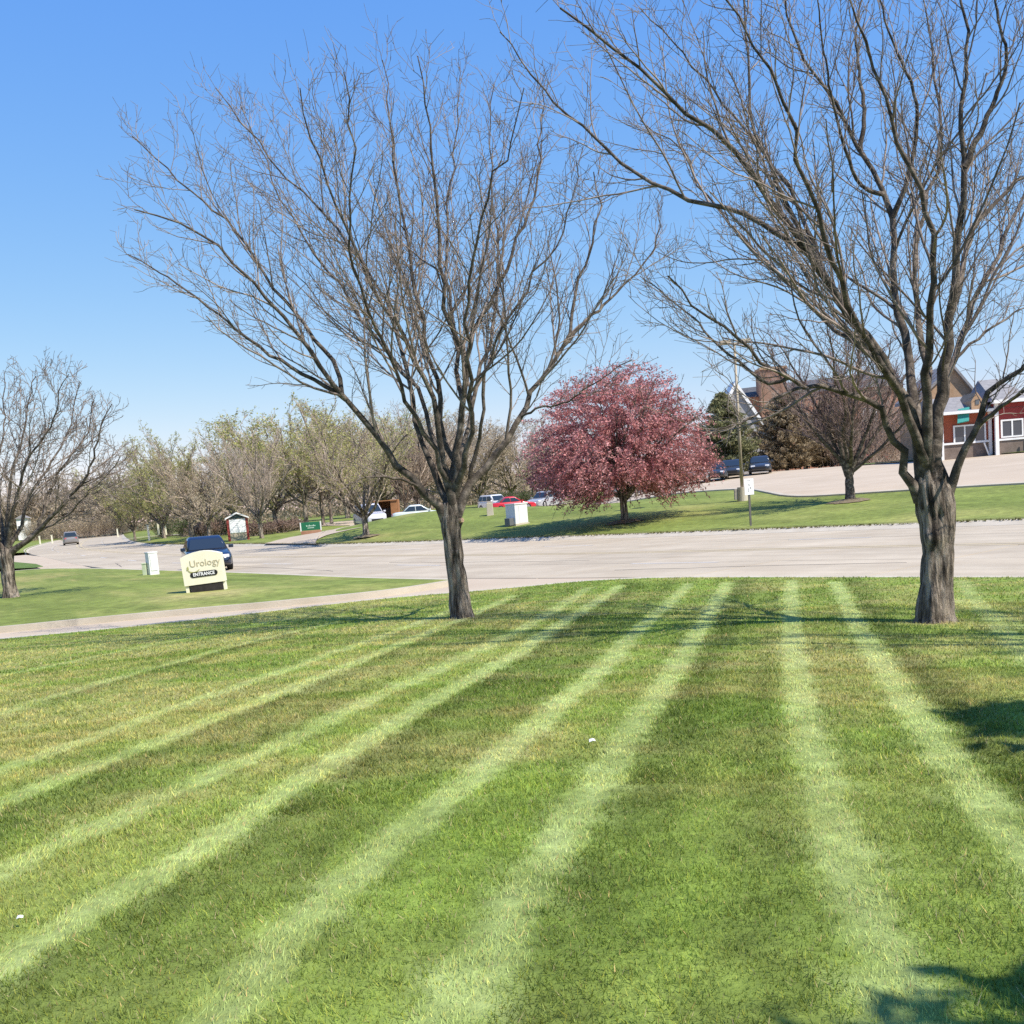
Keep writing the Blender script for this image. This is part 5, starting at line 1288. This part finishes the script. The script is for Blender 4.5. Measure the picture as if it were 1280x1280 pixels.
# dormer, tan gable and teal awning
dx = 42 * kb
MB().prism([(dx - .4, ztop + .2), (dx + .4, ztop + .2), (dx + .4, ztop + .8), (dx, ztop + 1.4), (dx - .4, ztop + .8)], -.35, 2.5).build('dormer', M_BRICKT, rbd)
MB().box((dx, -.37, ztop + .7), (.26, .04, .35)).build('dormer_vent', M_DGREY, rbd)
MB().prism([(.5, 0), (4.4, 0), (4.4, 5.2), (2.9, 6.9), (.5, 4.8)], 6.2, 12).build('tan_gable', M_BRICKT, rbd)
for s_, xe in ((-1, .2), (1, 4.7)): MB().prism([(xe, 4.55), (xe, 4.8), (2.9, 7.2), (2.9, 6.92)], 5.9, 12.2).build('gable_roof', M_ROOFG, rbd)
MB().add([(1.45, -.2, ztop + .35), (2.35, -.2, ztop + .45), (2.25, -.85, ztop - .6), (1.35, -.85, ztop - .75), (1.45, -.1, ztop + .3), (2.35, -.1, ztop + .4), (2.25, -.75, ztop - .65), (1.35, -.75, ztop - .8)], []) if False else None
tl_ = MB(); tl_.add([(0.90, -.72, ztop - .66), (1.70, -.72, ztop - .56), (1.92, -.25, ztop + .42), (1.12, -.25, ztop + .32), (0.90, -.66, ztop - .72), (1.70, -.66, ztop - .62), (1.92, -.19, ztop + .36), (1.12, -.19, ztop + .26)], [(0, 1, 2, 3), (7, 6, 5, 4), (0, 4, 5, 1), (1, 5, 6, 2), (2, 6, 7, 3), (3, 7, 4, 0)]); tag(tl_.build('awning', M_TEAL, rbd), 'small teal awning over the left window')
MB().cyl((58 * kb - .5, -.3, 1.0), (58 * kb - .15, -.3, 0), .06, .06, 8).build('downspout', M_WHITE, rbd)
MB().box((94 * kb, -.95, .45), (.09, .09, 1.0)).build('vent_pipe', M_CREAM, rbd)

# brick building behind the evergreens
YC = 125.0; kc = YC / FPX
cp = at(920, 592, YC); cp[2] = float(Hf(cp[0], cp[1]))
bb = empty('brick_building', cp, math.radians(-3)); tag(bb, 'large brick building with dark roof behind the evergreens', 'building')
MB().box((107 * kc, 6, 4.0), (205 * kc, 11, 9.0)).build('wall', M_BRICK, bb)
rf = MB(); xr0, xr1 = 2 * kc, 212 * kc; rf.add([(xr0, .1, 8.4), (xr1, .1, 8.4), (xr1 - 3, 6, 10.4), (xr0, 6, 9.8), (xr0, 12, 8.4), (xr1, 12, 8.4)], [(0, 1, 2, 3), (3, 2, 5, 4), (1, 5, 2), (0, 3, 4)]); rf.build('roof', M_ROOFD, bb)
tw_ = MB().box((49 * kc, .2, 5.3), (31 * kc, 3.0, 11.8)).build('tower', noisy('brown_brick', (.20, .115, .08), (.29, .18, .13), 2, .9), bb)
MB().box((49 * kc, .2, 11.25), (33 * kc, 3.3, .25)).build('tower_cap', M_BRICKT, tw_)
for i in range(2):
    window(bb, (84 + i * 84) * kc, 5.2, 1.3, 1.9, .5, 2)
MB().box((140 * kc, .42, 7.9), (138 * kc, .1, .3)).build('cornice', M_BRICKT, bb)
MB().prism([(-36 * kc, 0), (36 * kc, 0), (36 * kc, 4.0), (0, 109 * kc - .4), (-36 * kc, 4.0)], -3.0, 1.0).build('porch_gable', noisy('grey_stucco', (.30, .29, .29), (.38, .36, .35), 2, .9), bb)
for s_ in (-1, 1): MB().prism([(s_ * 38 * kc, 3.75), (s_ * 38 * kc, 4.35), (0, 109 * kc + .25), (0, 109 * kc - .38)], -3.3, 1.1).build('rake_board', M_WHITE, bb)
MB().box((36 * kc, -3.1, 3.8), (9 * kc, .5, .45)).build('cornice_return', M_WHITE, bb)

# brown enclosure and white houses far off
p = far_Y(487, 98)
r = empty('brown_enclosure', p); tag(r, 'small brown brick enclosure with a dark opening behind the berm', 'shed')
zz = at(487, 626, 98)[2] - p[2]
e = MB(); e.box((.55, 0, zz / 2), (.65, 1.6, zz)); e.box((-.95, 0, zz / 2), (.12, 1.6, zz)); e.box((-.35, .75, zz / 2), (1.2, .1, zz)); e.box((-.2, 0, zz + .04), (2.1, 1.8, .09)); e.build('wall', noisy('rust_brown_wood', (.24, .11, .045), (.33, .16, .07), 3, .8), r)
MB().box((-.2, .3, zz * .35), (1.0, .8, zz * .7)).build('bin', M_DARKB, r, bevel=.03)
for px, Y, w, h, lab in [(30, 210, 2.0, 4.0, 'white house seen through the left tree'), (134, 240, 5.0, 1.6, 'low white building at the end of the road')]:
    p = at(px, hzy(px) + 3, Y); p[2] = .6
    r = empty('white_house', p, .3); tag(r, lab, 'house', 'white houses on the left horizon')
    MB().box((0, 2, h / 2), (w, 5, h)).build('wall', M_WHITE, r)
    MB().prism([(-w / 2 - .3, h), (w / 2 + .3, h), (0, h + w * .35)], -.8, 4.8).build('roof', M_ROOFG, r)
    window(r, -w * .2, h * .55, .9, 1.0, -.5, 2); MB().box((w * .25, -.53, h * .3), (.9, .06, h * .6)).build('door', M_BOX, r)

# scraps of litter on the lawn
for px, py, s_, lab in [(741, 935, .022, 'small white paper scrap in the middle of the lawn'), (27, 1160, .014, 'tiny white paper scrap at the lower left of the lawn')]:
    p = near_pt(px, py)
    q = MB(); P = np.array([(-1, -.6, 0), (.2, -.8, .5), (1, -.3, .1), (.8, .6, .6), (-.3, .8, .2), (-.9, .4, .7), (0, 0, 1.0), (0, 0, -.1)]) * s_
    q.add(P, [(0, 1, 6), (1, 2, 6), (2, 3, 6), (3, 4, 6), (4, 5, 6), (5, 0, 6), (1, 0, 7), (2, 1, 7), (3, 2, 7), (4, 3, 7), (5, 4, 7), (0, 5, 7)])
    o = q.build('paper_scrap', M_WHITE); o.location = p + np.array([0, 0, .045]); tag(o, lab, 'litter', 'paper scraps on the lawn')
